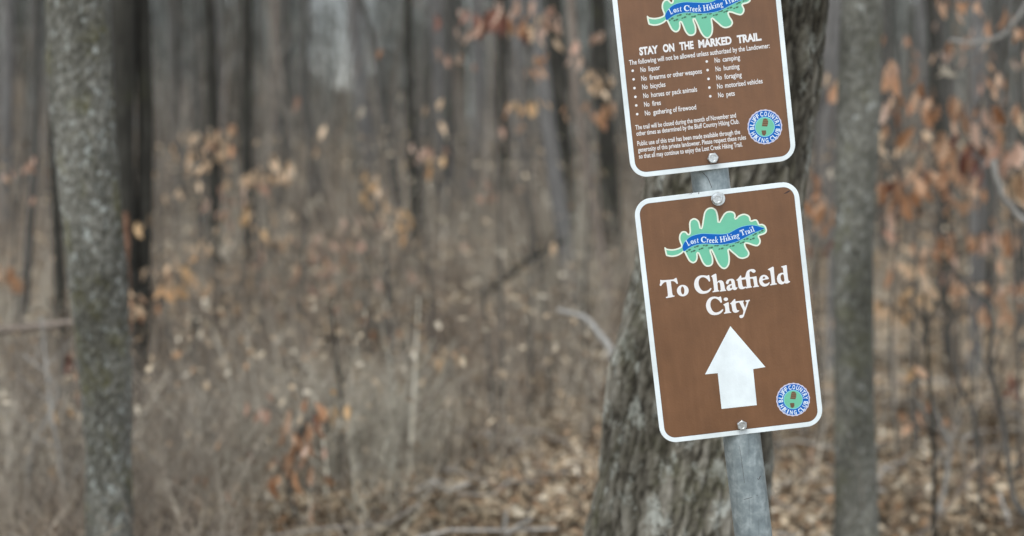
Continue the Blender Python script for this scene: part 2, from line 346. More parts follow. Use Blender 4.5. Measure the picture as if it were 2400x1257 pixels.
mid = [  # centre line, widths, distance, bark, label
 ([(288, 0), (288, 300), (296, 640)], [62, 50, 46], 8.2, B_DARK, 'dark twin trunk, left stem, just right of the lichen spotted trunk', 8),
 ([(335, 0), (342, 300), (333, 640)], [38, 40, 40], 8.3, B_DARK, 'dark twin trunk, right stem beside the narrow pale gap', 8),
 ([(490, 0), (500, 300), (507, 620)], [30, 32, 32], 10.0, B_DARK, 'dark slender trunk with tan leaves hanging in front of it', 7),
 ([(578, 0), (577, 300), (582, 640)], [27, 28, 26], 11.0, B_DARK, 'dark slender straight trunk right of the one hung with tan leaves', 7),
 ([(955, 0), (964, 280), (974, 640)], [20, 21, 24], 11.5, B_DARK, 'thin very dark straight trunk in the middle of the picture', 6),
 ([(1052, 0), (1052, 180), (1040, 480)], [26, 24, 22], 14.0, B_MID, 'thin grey brown trunk right of the thin very dark one', 6),
 ([(238, 0), (252, 300), (262, 640)], [36, 32, 26], 7.4, B_GREY, 'pale grey trunk half hidden behind the right edge of the lichen spotted trunk', 7),
 ([(86, 0), (84, 340), (62, 640)], [20, 18, 20], 9.0, B_MID, 'thin greenish trunk at far left, left of the lichen spotted trunk', 6),
 ([(122, 0), (124, 330), (140, 660)], [16, 18, 28], 8.0, B_DARK, 'thin dark trunk almost touching the left side of the lichen spotted trunk', 6),
 ([(665, 0), (668, 200), (655, 480)], [34, 34, 32], 15.0, B_MID, 'greenish grey trunk in the left half between dark trunks and bright gap', 6),
 ([(715, 0), (712, 220), (765, 560)], [22, 22, 22], 14.0, B_MID, 'thin crooked grey trunk just left of the bright gap', 5),
 ([(1245, -60), (1275, 220), (1325, 600)], [34, 38, 36], 10.5, B_GREY, 'pale grey trunk leaning left near the middle, left of the upper sign', 7),
 ([(1338, 0), (1350, 230), (1398, 520)], [20, 22, 20], 10.0, B_TAN, 'thin tan trunk leaning left just beside the upper sign', 6),
 ([(1400, 0), (1420, 300), (1440, 600)], [40, 46, 48], 12.0, B_DARK, 'dark trunk partly hidden behind the left edge of the upper sign', 7),
 ([(1300, 0), (1315, 300), (1340, 600)], [40, 42, 44], 13.5, B_DARK, 'dark trunk in the shaded group between two pale leaning trunks', 7),
 ([(1175, 0), (1180, 300), (1195, 620)], [30, 32, 34], 16.0, B_DARK, 'dark trunk below the dark red leaves at the top', 6),
 ([(1975, 0), (1972, 300), (1960, 560)], [26, 28, 28], 9.5, B_GREY, 'pale trunk half hidden behind the slim trunk right of the signs', 6),
 ([(2290, 0), (2292, 220), (2288, 560)], [34, 34, 32], 9.5, B_GREY, 'pale grey trunk near the right edge behind the oak leaves', 6),
 ([(2180, 0), (2196, 200), (2215, 520)], [24, 26, 30], 10.5, B_DARK, 'dark thin trunk among the brown oak leaves on the right', 6),
 ([(2335, 0), (2330, 220), (2318, 560)], [22, 26, 30], 12.0, B_MID, 'thin grey brown trunk close to the right edge of the photo', 6),
 ([(2390, 0), (2392, 300), (2395, 560)], [22, 24, 24], 11.0, B_MID, 'thin trunk cut by the right edge of the photo', 6),
 ([(405, 0), (415, 300), (425, 600)], [24, 24, 22], 16.0, B_MID, 'grey trunk between the dark twin trunk and the dark slender one', 5),
 ([(830, -60), (880, 120), (925, 420)], [16, 16, 18], 13.0, B_MID, 'thin trunk curving right across the bright gap in the trees', 4),
 ([(455, 0), (462, 250), (480, 560)], [14, 15, 16], 12.0, B_MID, 'very thin leaning trunk left of the dark slender one with tan leaves', 4),
 ([(1120, 0), (1122, 300), (1070, 600)], [30, 30, 30], 18.0, B_GREY, 'pale trunk in the middle distance left of the dark red leaves', 5),
 ([(20, 0), (15, 300), (10, 620)], [30, 30, 30], 15.0, B_GREY, 'pale grey trunk cut by the left edge of the photo', 6),
]
for i, (ln, wp, Yd, m, lab, nb) in enumerate(mid):
    make_tree('forest_tree', ln, wp, Yd, m, lab, group='slender trunks in the middle distance', S=14, top=8+0.2*Yd, dz=0.14, branches=nb, seed=0.37*i+1.1, flare=0.15)

# trees of the wood behind, each its own
protos = []
for k in range(10):
    m = [B_GREY, B_MID, B_GREY, B_GREY, B_MID, B_TAN, B_GREY, B_DARK, B_GREY, B_MID][k]
    H = 9+1.0*k % 5; zs = np.linspace(-0.3, H, 26); P = np.zeros((26, 3)); P[:, 2] = zs
    r_ = random.Random(k*3+1); lx, ly = r_.uniform(-.05, .05), r_.uniform(-.05, .05)
    P[:, 0] = lx*zs+0.12*np.sin(zs*0.6+k); P[:, 1] = ly*zs+0.1*np.sin(zs*0.5+2*k)
    R = 0.10*(1-0.8*np.clip(zs, 0, H)/H)*(1+0.3*np.exp(-np.clip(zs, 0, 9)/0.2))
    V, Q, bk = trunk_mesh('t', P, R, 10, 0, seed=k*2.2)
    cv, cq, _ = crown_paths(P[-1], 0, H-3.0, 9, 0.07, k+50); cv = cv.copy()
    cv[:, 0] += np.interp(cv[:, 2]+3, zs, P[:, 0]); cv[:, 1] += np.interp(cv[:, 2]+3, zs, P[:, 1]); cv[:, 2] += 3.0
    protos.append((mesh_np('trunk', V, Q, bark=bk), mesh_np('crown', cv, cq), m))
nfar = 0; tries = 0
while nfar < 190 and tries < 4000:
    tries += 1
    y = 14+58*rnd.random()**0.75; x = rnd.uniform(-0.46, 0.46)*y
    px = 1200+x/y*FPX
    if 735 < px < 890: continue          # the thin place where the sky shows
    tm, cm, m = protos[rnd.randrange(10)]
    gz = float(ground_z(x, y)); s = rnd.uniform(0.6, 1.5)
    root = empty('woodland_tree', (x, y, gz), 'bare grey trunk standing among many alike in the wood far behind the signs', 'tree', 'bare trees of the wood behind')
    root.rotation_euler = (rnd.uniform(-.04, .04), rnd.uniform(-.05, .05), rnd.uniform(0, 6.28)); root.scale = (s, s, 1.0+0.3*rnd.random())
    add('trunk', tm, m, root); add('crown', cm, m, root); nfar += 1

# ------------------------------------------------------------------ thicket, brush, grass
def stems(N, ysamp, xfun, hfun, rfun, pal, K=5, S=3, lean=0.12, nb=3, blen=0.35, keep=None):
    y = ysamp(N); x = xfun(y); 
    if keep is not None:
        k = keep(x, y); x, y = x[k], y[k]
    pt = perlin(np.stack([x*1.1, y*0.7, 0*x+.7], -1))+0.6*perlin(np.stack([x*2.7, y*1.6, 0*x+4.2], -1))      # plants grow in clumps
    k = rng.random(len(x)) < np.clip(0.78+1.3*pt, 0.22, 1); x, y, pt = x[k], y[k], pt[k]
    N = len(x); h = hfun(x, y)*np.clip(1+0.5*pt, .6, 1.4); r = rfun(x, y); z0 = ground_z(x, y)
    t = np.linspace(0, 1, K)
    lx, ly = rng.normal(0, lean, N), rng.normal(0, lean, N); cx, cy = rng.normal(0, lean*0.8, N), rng.normal(0, lean*0.8, N)
    P = np.empty((N, K, 3))
    P[..., 0] = x[:, None]+h[:, None]*(lx[:, None]*t+cx[:, None]*t*t)+rng.normal(0, 0.012, (N, K))*h[:, None]*t
    P[..., 1] = y[:, None]+h[:, None]*(ly[:, None]*t+cy[:, None]*t*t)+rng.normal(0, 0.012, (N, K))*h[:, None]*t
    P[..., 2] = z0[:, None]-0.03+h[:, None]*t*(1-0.15*np.abs(cx)[:, None]*t)
    R = r[:, None]*(1-0.75*t)
    pw = np.array([p[3] for p in pal]); ci = rng.choice(len(pal), N, p=pw/pw.sum()); pc = np.array([p[:3] for p in pal])
    kindp = perlin(np.stack([x*0.9+40, y*0.6, 0*x+.2], -1))[:, None]
    col = pc[ci]*rng.uniform(0.7, 1.25, (N, 1))*np.clip(1+0.5*kindp, .6, 1.22)*(1+0.25*kindp*np.array([-.3, .1, .2]))
    V, Q = tubes(P, R, S); parts = [(V, Q, np.repeat(col, K*S, 0))]
    for b_ in range(nb):
        f = rng.uniform(0.3, 0.9, N); i0 = np.clip((f*(K-1)).astype(int), 0, K-2); fr = f*(K-1)-i0
        p0 = P[np.arange(N), i0]*(1-fr[:, None])+P[np.arange(N), i0+1]*fr[:, None]
        a = rng.uniform(0, 2*np.pi, N); L = h*blen*(1.1-f)*rng.uniform(.5, 1.3, N); up = rng.uniform(0.5, 1.4, N)
        d = np.stack([np.cos(a), np.sin(a), up], -1); d /= np.linalg.norm(d, axis=1)[:, None]
        B = np.stack([p0, p0+d*L[:, None]*0.55, p0+d*L[:, None]+np.array([0, 0, 1])*L[:, None]*0.12], 1)
        BR = (r*(1-0.7*f))[:, None]*np.array([0.7, 0.5, 0.25])
        V, Q = tubes(B, BR, 3); parts.append((V, Q, np.repeat(col, 9, 0)))
    return joined(parts)
wedge = lambda s: (lambda y: rng.uniform(-s, s, len(y))*y)
def area(y0, y1): return lambda N: np.sqrt(rng.uniform(y0*y0, y1*y1, N))
def lin(y0, y1): return lambda N: rng.uniform(y0, y1, N)

pal_far = [(0.26, 0.275, 0.25, .34), (0.15, 0.158, 0.14, .26), (0.42, 0.44, 0.41, .16), (0.055, 0.057, 0.047, .24)]
pal_mid = [(0.29, 0.25, 0.205, .34), (0.16, 0.14, 0.112, .22), (0.46, 0.41, 0.345, .24), (0.05, 0.045, 0.036, .20)]
pal_low = [(0.44, 0.375, 0.295, .34), (0.28, 0.23, 0.18, .22), (0.68, 0.61, 0.49, .28), (0.075, 0.06, 0.045, .16)]
def gapkeep(x, y):
    px = 1200+x/y*FPX+rng.normal(0, 25, len(x))
    return ~((px > 740) & (px < 890) & (rng.random(len(x)) < np.where(y > 30, 0.70, 0.62)))
V, Q, T = stems(5600, area(24, 80), wedge(0.47), lambda x, y: rng.uniform(3.5, 9, len(x)), lambda x, y: 0.012+0.05*rng.random(len(x))**2, pal_far, K=5, lean=0.05, nb=4, blen=0.3, keep=gapkeep)
V2, Q2, T2 = stems(230, area(26, 60), lambda y: -0.113*y+rng.normal(0, .026, len(y))*y, lambda x, y: rng.uniform(5, 10, len(x)), lambda x, y: rng.uniform(0.006, 0.016, len(x)), pal_far, K=7, lean=0.16, nb=9, blen=0.4)
V, Q, T = joined([(V, Q, T), (V2, Q2, T2)])
tag(add('far_thicket', mesh_np('far_thicket', V, Q, T), M_STEM), 'grey tangle of bare saplings filling the wood behind', 'thicket', kind='stuff')
V, Q, T = stems(4600, area(13, 30), wedge(0.47), lambda x, y: rng.uniform(0.9, 3.2, len(x)), lambda x, y: 0.004+0.016*rng.random(len(x))**2, pal_mid, K=5, lean=0.12, nb=4, blen=0.4, keep=lambda x, y: gapkeep(x, y) & ((x/y < 0.18) | (y > 19) | (rng.random(len(x)) < 0.3)))
tag(add('shrub_thicket', mesh_np('shrub_thicket', V, Q, T), M_STEM), 'brownish grey leafless shrubs in the middle distance', 'shrubs', kind='stuff')
def keeplow(x, y):
    px = 1200+x/y*FPX; k = np.ones(len(x)); k = np.where((px > 1500), 0.13, k); k = np.where((px > 1000) & (px <= 1500) & (y < 8.5), 0.55, k)
    return rng.random(len(x)) < k
V, Q, T = stems(21000, area(5.9, 17), wedge(0.44), lambda x, y: rng.uniform(0.35, 1.0, len(x))*np.clip(y/10, 0.7, 1.35), lambda x, y: 0.0016+0.0085*rng.random(len(x))**2.6, pal_low, K=4, lean=0.2, nb=4, blen=0.45, keep=keeplow)
tag(add('dry_brush', mesh_np('dry_brush', V, Q, T), M_STEM), 'pale brown dry weed stems standing across the forest floor', 'brush', kind='stuff')
def nearkeep(x, y):
    px = 1200+x/y*FPX; return (px < 1050) & (rng.random(len(x)) < np.where((px > 590) & (px < 810) & (y < 5.9), 0.15, np.where(px < 950, 1.0, 0.4)))
V, Q, T = stems(11500, area(4.6, 8.2), wedge(0.42), lambda x, y: rng.uniform(0.12, 0.55, len(x))*np.clip(y/6, 0.6, 1.2), lambda x, y: 0.0012+0.003*rng.random(len(x))**2, pal_low, K=4, lean=0.35, nb=3, blen=0.5, keep=nearkeep)
tag(add('weed_stalks', mesh_np('weed_stalks', V, Q, T), M_STEM), 'short tangled dry weed stalks over the leaves at lower left', 'weeds', kind='stuff')
# arching pale grass at lower left
def leftonly(x, y):
    px = 1200+x/y*FPX; return (px < 520) | (rng.random(len(x)) < 0.12)
V, Q, T = stems(2600, area(5.2, 9), wedge(0.42), lambda x, y: rng.uniform(0.35, 0.85, len(x)), lambda x, y: rng.uniform(0.0015, 0.003, len(x)), [(0.46, 0.43, 0.36, .5), (0.34, 0.31, 0.26, .5)], K=7, lean=0.45, nb=1, blen=0.5, keep=leftonly)
tag(add('dry_grass', mesh_np('dry_grass', V, Q, T), M_STEM), 'bleached arching grass stalks at the lower left', 'grass', kind='stuff')

# leaf litter
def litter(N, ys, size, lift=None, keep=None):
    y = ys(N); x = rng.uniform(-0.45, 0.45, N)*y+rng.normal(0, .2, N); z = ground_z(x, y)+rng.uniform(0.004, 0.05, N)
    if lift is not None:
        z = z+lift[0]+lift[1]*rng.random(N)**0.8; k = keep(x, y) if keep else np.ones(N, bool); x, y, z = x[k], y[k], z[k]; N = len(x)
    L = size*rng.uniform(.6, 1.3, N); Wd = L*rng.uniform(.35, .6, N)
    a = rng.uniform(0, 2*np.pi, N); A = np.stack([np.cos(a), np.sin(a), rng.normal(0, .6 if lift is None else 1.2, N)], -1); A /= np.linalg.norm(A, axis=1)[:, None]
    Nn = np.stack([rng.normal(0, .75, N), rng.normal(0, .75, N), np.ones(N)], -1); B = np.cross(Nn, A); B /= np.linalg.norm(B, axis=1)[:, None]; U = np.cross(A, B)
    c = np.stack([x, y, z], -1); cup = rng.uniform(-.25, .45, N)
    prof = [(-.5, 0), (-.2, .42), (.2, .45), (.5, 0), (.2, -.45), (-.2, -.42)]
    vs = [c+A*(L*u)[:, None]+B*(Wd*v_)[:, None]+U*(L*cup*(abs(v_)*0.7+u*u*0.9))[:, None] for u, v_ in prof]
    V = np.stack(vs, 1).reshape(-1, 3); o = np.arange(N)[:, None]*6
    Q = np.concatenate([o+np.array([0, 1, 2, 3]), o+np.array([0, 3, 4, 5])], 1).reshape(-1, 4)
    pal = np.array([(0.56, 0.43, 0.285), (0.70, 0.58, 0.41), (0.34, 0.24, 0.15), (0.80, 0.71, 0.55), (0.48, 0.30, 0.17), (0.13, 0.10, 0.07)])
    col = pal[rng.choice(6, N, p=[.28, .22, .18, .12, .08, .12])]*rng.uniform(.8, 1.15, (N, 1))
    pt = perlin(np.stack([x*1.6, y*1.6, 0*x+.3], -1)); damp = np.clip(0.5+pt*1.6, 0, 1)[:, None]      # damp dark leaves lie in patches
    if lift is None: col = col*(0.45+0.65*damp)*(1-0.12*(1-damp)*np.array([0, .3, .8]))
    return V, Q, np.repeat(col, 6, 0)
V, Q, T = joined([litter(110000, area(4.2, 15), 0.054), litter(30000, area(15, 34), 0.12)])
tag(add('leaf_litter', mesh_np('leaf_litter', V, Q, T), M_LITTER), 'tan and brown fallen leaves covering the forest floor', 'fallen leaves', kind='stuff')

V, Q, T = joined([litter(17000, area(5.6, 16), 0.04, (0.05, 0.75), keeplow), litter(9000, area(9.0, 24), 0.05, (0.3, 1.3), lambda x, y: rng.random(len(x)) < 0.8)])
tag(add('caught_leaves', mesh_np('caught_leaves', V, Q, T), M_LITTER), 'small dry leaves caught among the weed stems and shrubs', 'dead leaves', kind='stuff')

N = 900; y = area(4.6, 16)(N); x = rng.uniform(-.44, .44, N)*y; a = rng.uniform(0, 6.28, N); L = rng.uniform(.1, .7, N); t = np.linspace(-.5, .5, 4)
P = np.empty((N, 4, 3)); P[..., 0] = x[:, None]+np.cos(a)[:, None]*L[:, None]*t+rng.normal(0, .015, (N, 4)); P[..., 1] = y[:, None]+np.sin(a)[:, None]*L[:, None]*t+rng.normal(0, .015, (N, 4))
P[..., 2] = ground_z(P[..., 0], P[..., 1])+0.03+np.abs(rng.normal(0, .03, (N, 4))); V, Q = tubes(P, np.repeat(rng.uniform(.002, .008, (N, 1)), 4, 1), 4)
T = np.repeat(np.array([(0.30, 0.27, 0.23), (0.15, 0.12, 0.09), (0.48, 0.45, 0.40)])[rng.integers(0, 3, N)], 16, 0)
tag(add('fallen_twigs', mesh_np('fallen_twigs', V, Q, T), M_STEM), 'broken twigs lying among the fallen leaves', 'twigs', kind='stuff')

# ------------------------------------------------------------------ fallen logs and lone branches
def branch_thing(name, pts_px, w0, w1, m, label, cat='branch', K=24, S=12, twigs=0, seed=0):
    pts = np.array([at(a, b, c) for a, b, c in pts_px]); P = spline(pts, K)
    Ym = np.mean([c for _, _, c in pts_px]); R = np.linspace(w0, w1, K)*Ym/FPX/2
    org = P[0].copy(); r_ = np.random.default_rng(seed); P = P+r_.normal(0, 0.12, P.shape)*R[:, None]
    V, Q = tubes((P-org)[None], R[None], S)
    parts = [(V, Q)]
    for k in range(twigs):
        i = r_.integers(K//4, K-1); d = r_.normal(0, 1, 3); d[2] = abs(d[2])+.5; d /= np.linalg.norm(d); L = r_.uniform(.08, .25)
        parts.append(tubes(np.array([[P[i]-org, P[i]-org+d*L*.5, P[i]-org+d*L+[0, 0, .02]]]), np.array([[R[i]*.5, R[i]*.35, R[i]*.15]]), 6))
    V, Q, _ = joined(parts)
    return tag(add(name, mesh_np(name, V, Q), m, loc=org), label, cat)
branch_thing('fallen_log', [(-60, 783, 6.6), (0, 775, 6.6), (90, 767, 6.65), (180, 757, 6.7), (230, 752, 6.8)], 24, 14, B_TAN, 'pale fallen log lying level behind the lichen spotted trunk at left', 'log')
branch_thing('fallen_branch', [(1310, 728, 6.4), (1370, 745, 6.2), (1410, 790, 6.0), (1436, 835, 5.9), (1470, 930, 5.8)], 12, 18, B_PALE, 'bleached bent branch left of the oak trunk behind the signs')
branch_thing('fallen_branch', [(1130, 690, 10.5), (1195, 645, 10.3), (1262, 598, 10), (1330, 560, 10)], 20, 10, B_DARK, 'dark fallen branch slanting up in the middle distance', twigs=4)
branch_thing('bare_branch', [(2325, 375, 5.6), (2340, 430, 5.6), (2356, 470, 5.6), (2392, 512, 5.6), (2430, 530, 5.6)], 15, 12, B_PALE, 'bleached curved branch stub near the right edge below the leaves')
branch_thing('bare_branch', [(2225, 95, 6.2), (2280, 100, 6.2), (2340, 88, 6.2), (2375, 55, 6.2), (2420, -10, 6.2)], 9, 9, B_PALE, 'thin pale twig curving up at the upper right')
branch_thing('dead_stub', [(296, 780, 7.0), (293, 640, 7.0), (296, 560, 7.0), (294, 498, 7.0)], 26, 12, B_RUST, 'reddish brown broken stub beside the lichen spotted trunk', 'stub')
branch_thing('dead_stub', [(452, 960, 8.5), (450, 830, 8.5), (457, 785, 8.5), (455, 745, 8.5)], 10, 16, B_DARK, 'short dark upright stub among the dry weeds at left', 'stub')
branch_thing('bare_branch', [(1176, 1275, 5.4), (1184, 1225, 5.4), (1189, 1192, 5.4)], 12, 5, B_PALE, 'short white stick poking up at the bottom middle')
branch_thing('bare_branch', [(1150, 1290, 5.3), (1205, 1240, 5.3), (1250, 1215, 5.3)], 9, 6, B_PALE, 'white stick lying slanted at the bottom middle')
stk = [
 ([(2410, 1215, 5.4), (2375, 1160, 5.5), (2345, 960, 5.6), (2318, 850, 5.6), (2325, 740, 5.6), (2250, 650, 5.7)], 14, 9, B_MID, 'thin grey sapling stem bending left along the right edge'),
 ([(2190, 1290, 5.6), (2188, 1050, 5.6), (2175, 840, 5.7), (2165, 690, 5.8)], 12, 8, B_DARK, 'thin dark upright sapling stem right of the slim grey green trunk'),
 ([(2300, 1290, 6.0), (2290, 1010, 6.0), (2235, 860, 6.0), (2215, 640, 6.0)], 9, 6, B_MID, 'thin bent sapling stem in the lower right corner'),
 ([(2200, 1200, 5.8), (2222, 1100, 5.8), (2225, 1040, 5.8), (2190, 960, 5.8)], 12, 6, B_PALE, 'short bleached crooked stick low on the right'),
 ([(2120, 1290, 5.6), (2220, 1190, 5.7), (2310, 1060, 5.8)], 6, 6, B_TAN, 'slanting tan stick over the leaves at lower right'),
 ([(930, 1280, 7.2), (928, 1050, 7.2), (915, 820, 7.2), (905, 560, 7.2)], 9, 6, B_MID, 'thin grey sapling stem left of the middle'),
 ([(1165, 1280, 7.0), (1160, 1080, 7.0), (1150, 900, 7.0), (1130, 660, 7.0)], 9, 5, B_MID, 'thin grey sapling stem rising above the white stick'),
 ([(800, 1290, 6.2), (795, 1120, 6.2), (802, 960, 6.2), (775, 700, 6.3)], 13, 6, B_DARK, 'dark thin sapling stem right of the big rust leaves'),
 ([(60, 1290, 6.0), (75, 1060, 6.0), (135, 920, 6.0), (55, 830, 6.0)], 8, 5, B_PALE, 'pale crooked stem among the weeds at far left'),
 ([(150, 1280, 5.8), (145, 1120, 5.8), (120, 960, 5.8), (96, 740, 5.9)], 10, 6, B_PALE, 'bleached stem arching left in front of the fallen log'),
]
for i, (p, a, b_, m, lab) in enumerate(stk): branch_thing('bare_sapling', p, a, b_, m, lab, 'sapling', S=8, twigs=6, seed=i)

# ------------------------------------------------------------------ saplings that still hold dead leaves
def leaf_mesh(kind, k):
    r_ = random.Random(k); L = 1.0
    if kind == 'oak':
        half = [(0, .02), (.10, .05), (.18, .17), (.24, .09), (.34, .27), (.42, .13), (.54, .33), (.62, .16), (.74, .27), (.82, .13), (.92, .12), (1, 0)]
    else:
        half = [(0, .02), (.12, .10), (.3, .22), (.5, .26), (.7, .21), (.88, .10), (1, 0)]
    curl = r_.uniform(.15, .7); fold = r_.uniform(.2, .9); tw = r_.uniform(-.6, .6)
    V, F = [], []
    for (u, v_) in half:
        z = -curl*u*u*0.6; V.append((u, 0, z))
        for s in (1, -1):
            a = tw*u; y, zz = s*v_*math.cos(fold*.9), v_*math.sin(fold*.9)
            V.append((u, y*math.cos(a)-zz*math.sin(a)*.3, z+zz*math.cos(a)+y*math.sin(a)+r_.uniform(-.02, .02)))
    for i in range(len(half)-1):
        a, b_ = 3*i, 3*i+3
        F += [(a, a+1, b_+1, b_), (a, b_, b_+2, a+2)]
    me = mesh_np('leaf', np.array(V), np.array(F)); return me
leafbank = {}
def leaf_data(kind, m, k):
    key = (kind, m.name, k)
    if key not in leafbank:
        me = leaf_mesh(kind, k+(0 if kind == 'oak' else 20)); me.materials.append(m); leafbank[key] = me
    return leafbank[key]
def sapling(label, clusters, Yd, base_px, group='leafless saplings still holding a few dead leaves', hang=True):
    dens = 1.7 if 'right' in group else 1.75
    if 'right' in group and Yd < 8: Yd += 1.0
    """clusters: (px, py, spread x, spread y, count, leaf px, material, kind)"""
    b0 = at(base_px, 900, Yd); gz = float(ground_z(b0[0], Yd)); org = np.array([b0[0], Yd, gz])
    root = empty('sapling', org, label, 'sapling', group)
    r_ = random.Random(int(base_px)); top_py = min(c[1]-c[3] for c in clusters)-40
    top = at(np.mean([c[0] for c in clusters]), top_py, Yd)-org
    trunk = spline([np.zeros(3)-[0, 0, .05], top*.3+[r_.uniform(-.05, .05), r_.uniform(-.05, .05), 0], top*.65+[r_.uniform(-.06, .06), .05, 0], top], 14)
    parts = [tubes(trunk[None], np.linspace(.009, .003, 14)[None]*(Yd/7), 6)]
    leaves = []
    for (px, py, sx, sy, cnt, lp, m, kd) in clusters:
        cc = at(px, py, Yd+r_.uniform(-.2, .2))-org
        i = int(np.argmin([abs(t[2]-(cc[2]-.15)) for t in trunk])); t0 = trunk[i]
        limb = spline([t0, (t0+cc)/2+[0, 0, .04], cc], 6); parts.append(tubes(limb[None], np.linspace(.004, .002, 6)[None]*(Yd/7), 5))
        for j in range(cnt if cnt < 3 else int(round(cnt*dens))):
            lx, ly = r_.gauss(0, .55)*sx, r_.gauss(0, .55)*sy
            p = at(px+lx, py+ly, Yd+r_.gauss(0, .25))-org; s = lp*(0.88 if kd == 'oak' else 1.05)*Yd/FPX*r_.uniform(.75, 1.3)
            q = limb[r_.randrange(2, 6)]; parts.append(tubes(np.array([[q, (q+p)/2+[0, 0, .015], p]]), np.array([[.0018, .0014, .0008]])*(Yd/7), 3))
            leaves.append((p, s, m, kd))
    V, Q, _ = joined(parts); add('stem', mesh_np('stem', V, Q), B_MID, root)
    for (p, s, m, kd) in leaves:
        o = add('leaf', leaf_data(kd, m, r_.randrange(5)), None, root, loc=Vector(p)); o.scale = (s, s, s)
        o.rotation_euler = (r_.uniform(-.9, .9)+(1.2 if r_.random() < .5 else -1.2), r_.uniform(.7, 1.7) if hang else r_.uniform(-.4, 1.2), r_.uniform(0, 6.28))
    return root
E_ = 'elm'; O_ = 'oak'
sapling('sapling with tan leaves hanging before the dark slender trunk', [(500, 345, 70, 50, 10, 30, L_TAN, E_), (455, 330, 70, 50, 6, 26, L_TAN, E_), (510, 335, 40, 40, 4, 30, L_RUST, E_), (440, 410, 70, 60, 5, 24, L_TAN, E_), (520, 465, 60, 40, 5, 28, L_PINK, E_)], 8.6, 470)
sapling('sapling with tan leaves right of the dark slender trunk', [(565, 415, 40, 26, 5, 26, L_TAN, E_), (625, 408, 44, 14, 6, 28, L_TAN, E_), (648, 370, 30, 26, 4, 28, L_TAN, E_), (600, 430, 30, 20, 3, 24, L_PINK, E_), (570, 510, 36, 36, 4, 28, L_GOLD, E_)], 9.2, 600)
sapling('low sapling with a bright tan leaf cluster right of the lichen spotted trunk', [(370, 655, 120, 40, 17, 28, L_TAN, E_), (420, 650, 70, 50, 8, 28, L_GOLD, E_), (330, 518, 22, 26, 3, 30, L_GOLD, E_), (315, 733, 18, 26, 3, 32, L_TAN, E_), (350, 680, 100, 60, 6, 26, L_RUST, E_), (455, 560, 70, 40, 4, 26, L_TAN, E_)], 7.6, 385)
sapling('sapling with a few round pale leaves left of the middle', [(722, 425, 10, 16, 1, 24, L_PALE, E_), (745, 443, 10, 14, 1, 24, L_PALE, E_), (713, 470, 20, 12, 2, 24, L_PALE, E_), (700, 265, 16, 50, 2, 24, L_PINK, E_), (760, 297, 12, 16, 1, 28, L_TAN, E_), (728, 342, 12, 16, 1, 26, L_TAN, E_), (655, 465, 60, 60, 3, 24, L_TAN, E_)], 9.0, 725)
sapling('sapling with scattered rust leaves in the left middle distance', [(700, 620, 160, 110, 16, 26, L_PINK, E_), (640, 580, 120, 80, 10, 24, L_TAN, E_), (750, 660, 140, 100, 9, 26, L_RUST, E_), (540, 640, 90, 80, 8, 26, L_TAN, E_), (530, 560, 40, 30, 4, 24, L_PALE, E_)], 9.8, 680)
sapling('sapling with yellowish leaves just left of the middle', [(858, 430, 30, 40, 4, 28, L_GOLD, E_), (943, 525, 24, 30, 4, 30, L_GOLD, E_), (890, 480, 60, 70, 6, 24, L_TAN, E_), (822, 530, 20, 20, 2, 28, L_TAN, E_), (870, 600, 120, 80, 9, 24, L_PINK, E_), (800, 560, 90, 90, 8, 24, L_PINK, E_)], 9.5, 870)
sapling('sapling with reddish leaves beside the thin very dark trunk', [(1000, 343, 44, 18, 4, 28, L_PINK, E_), (1030, 380, 30, 20, 3, 28, L_GOLD, E_), (987, 262, 14, 16, 1, 28, L_TAN, E_), (1025, 290, 14, 22, 1, 26, L_TAN, E_), (1038, 242, 12, 14, 1, 24, L_TAN, E_), (938, 208, 18, 10, 1, 30, L_PALE, E_), (1068, 130, 14, 16, 2, 26, L_RUST, E_), (895, 110, 10, 16, 1, 28, L_RUST, E_), (848, 245, 10, 10, 1, 26, L_PALE, E_)], 8.8, 1010)
sapling('sapling with small golden leaves low left of the leaning oak', [(1030, 830, 36, 24, 5, 28, L_GOLD, E_), (935, 778, 14, 10, 1, 24, L_RUST, E_), (885, 750, 60, 60, 4, 22, L_RUST, E_), (790, 740, 20, 20, 2, 26, L_PALE, E_)], 7.8, 990)
sapling('oak seedling with large rust leaves at the lower left', [(690, 1050, 80, 110, 5, 58, L_RUST, O_), (725, 990, 40, 60, 3, 54, L_RUST, O_), (738, 975, 20, 30, 2, 50, L_DARK, O_), (620, 955, 30, 30, 3, 42, L_PINK, O_), (590, 1060, 24, 20, 1, 42, L_DARK, O_), (690, 1100, 80, 50, 3, 44, L_RUST, O_), (785, 935, 20, 40, 3, 34, L_GOLD, E_), (700, 1050, 90, 110, 5, 34, L_PINK, O_), (712, 1000, 50, 60, 4, 52, L_RUST, O_), (685, 1080, 50, 40, 3, 50, L_RUST, O_)], 5.6, 700)
sapling('oak sapling with dark red leaves at the top middle', [(1150, 25, 90, 30, 9, 56, L_DARK, O_), (1190, 10, 50, 20, 4, 50, L_PINK, O_), (1205, 50, 50, 20, 3, 34, L_RUST, E_)], 7.6, 1180)
sapling('sapling with small pink and tan leaves left of the upper sign', [(1245, 50, 40, 20, 4, 28, L_TAN, E_), (1290, 45, 40, 50, 6, 30, L_PINK, E_), (1283, 110, 24, 20, 2, 28, L_TAN, E_), (1265, 150, 40, 40, 4, 26, L_RUST, E_), (1240, 240, 60, 14, 7, 26, L_GOLD, E_), (1217, 288, 16, 20, 2, 28, L_RUST, E_), (1182, 302, 14, 14, 2, 24, L_PINK, E_), (1190, 255, 20, 14, 2, 24, L_RUST, E_)], 8.2, 1240)
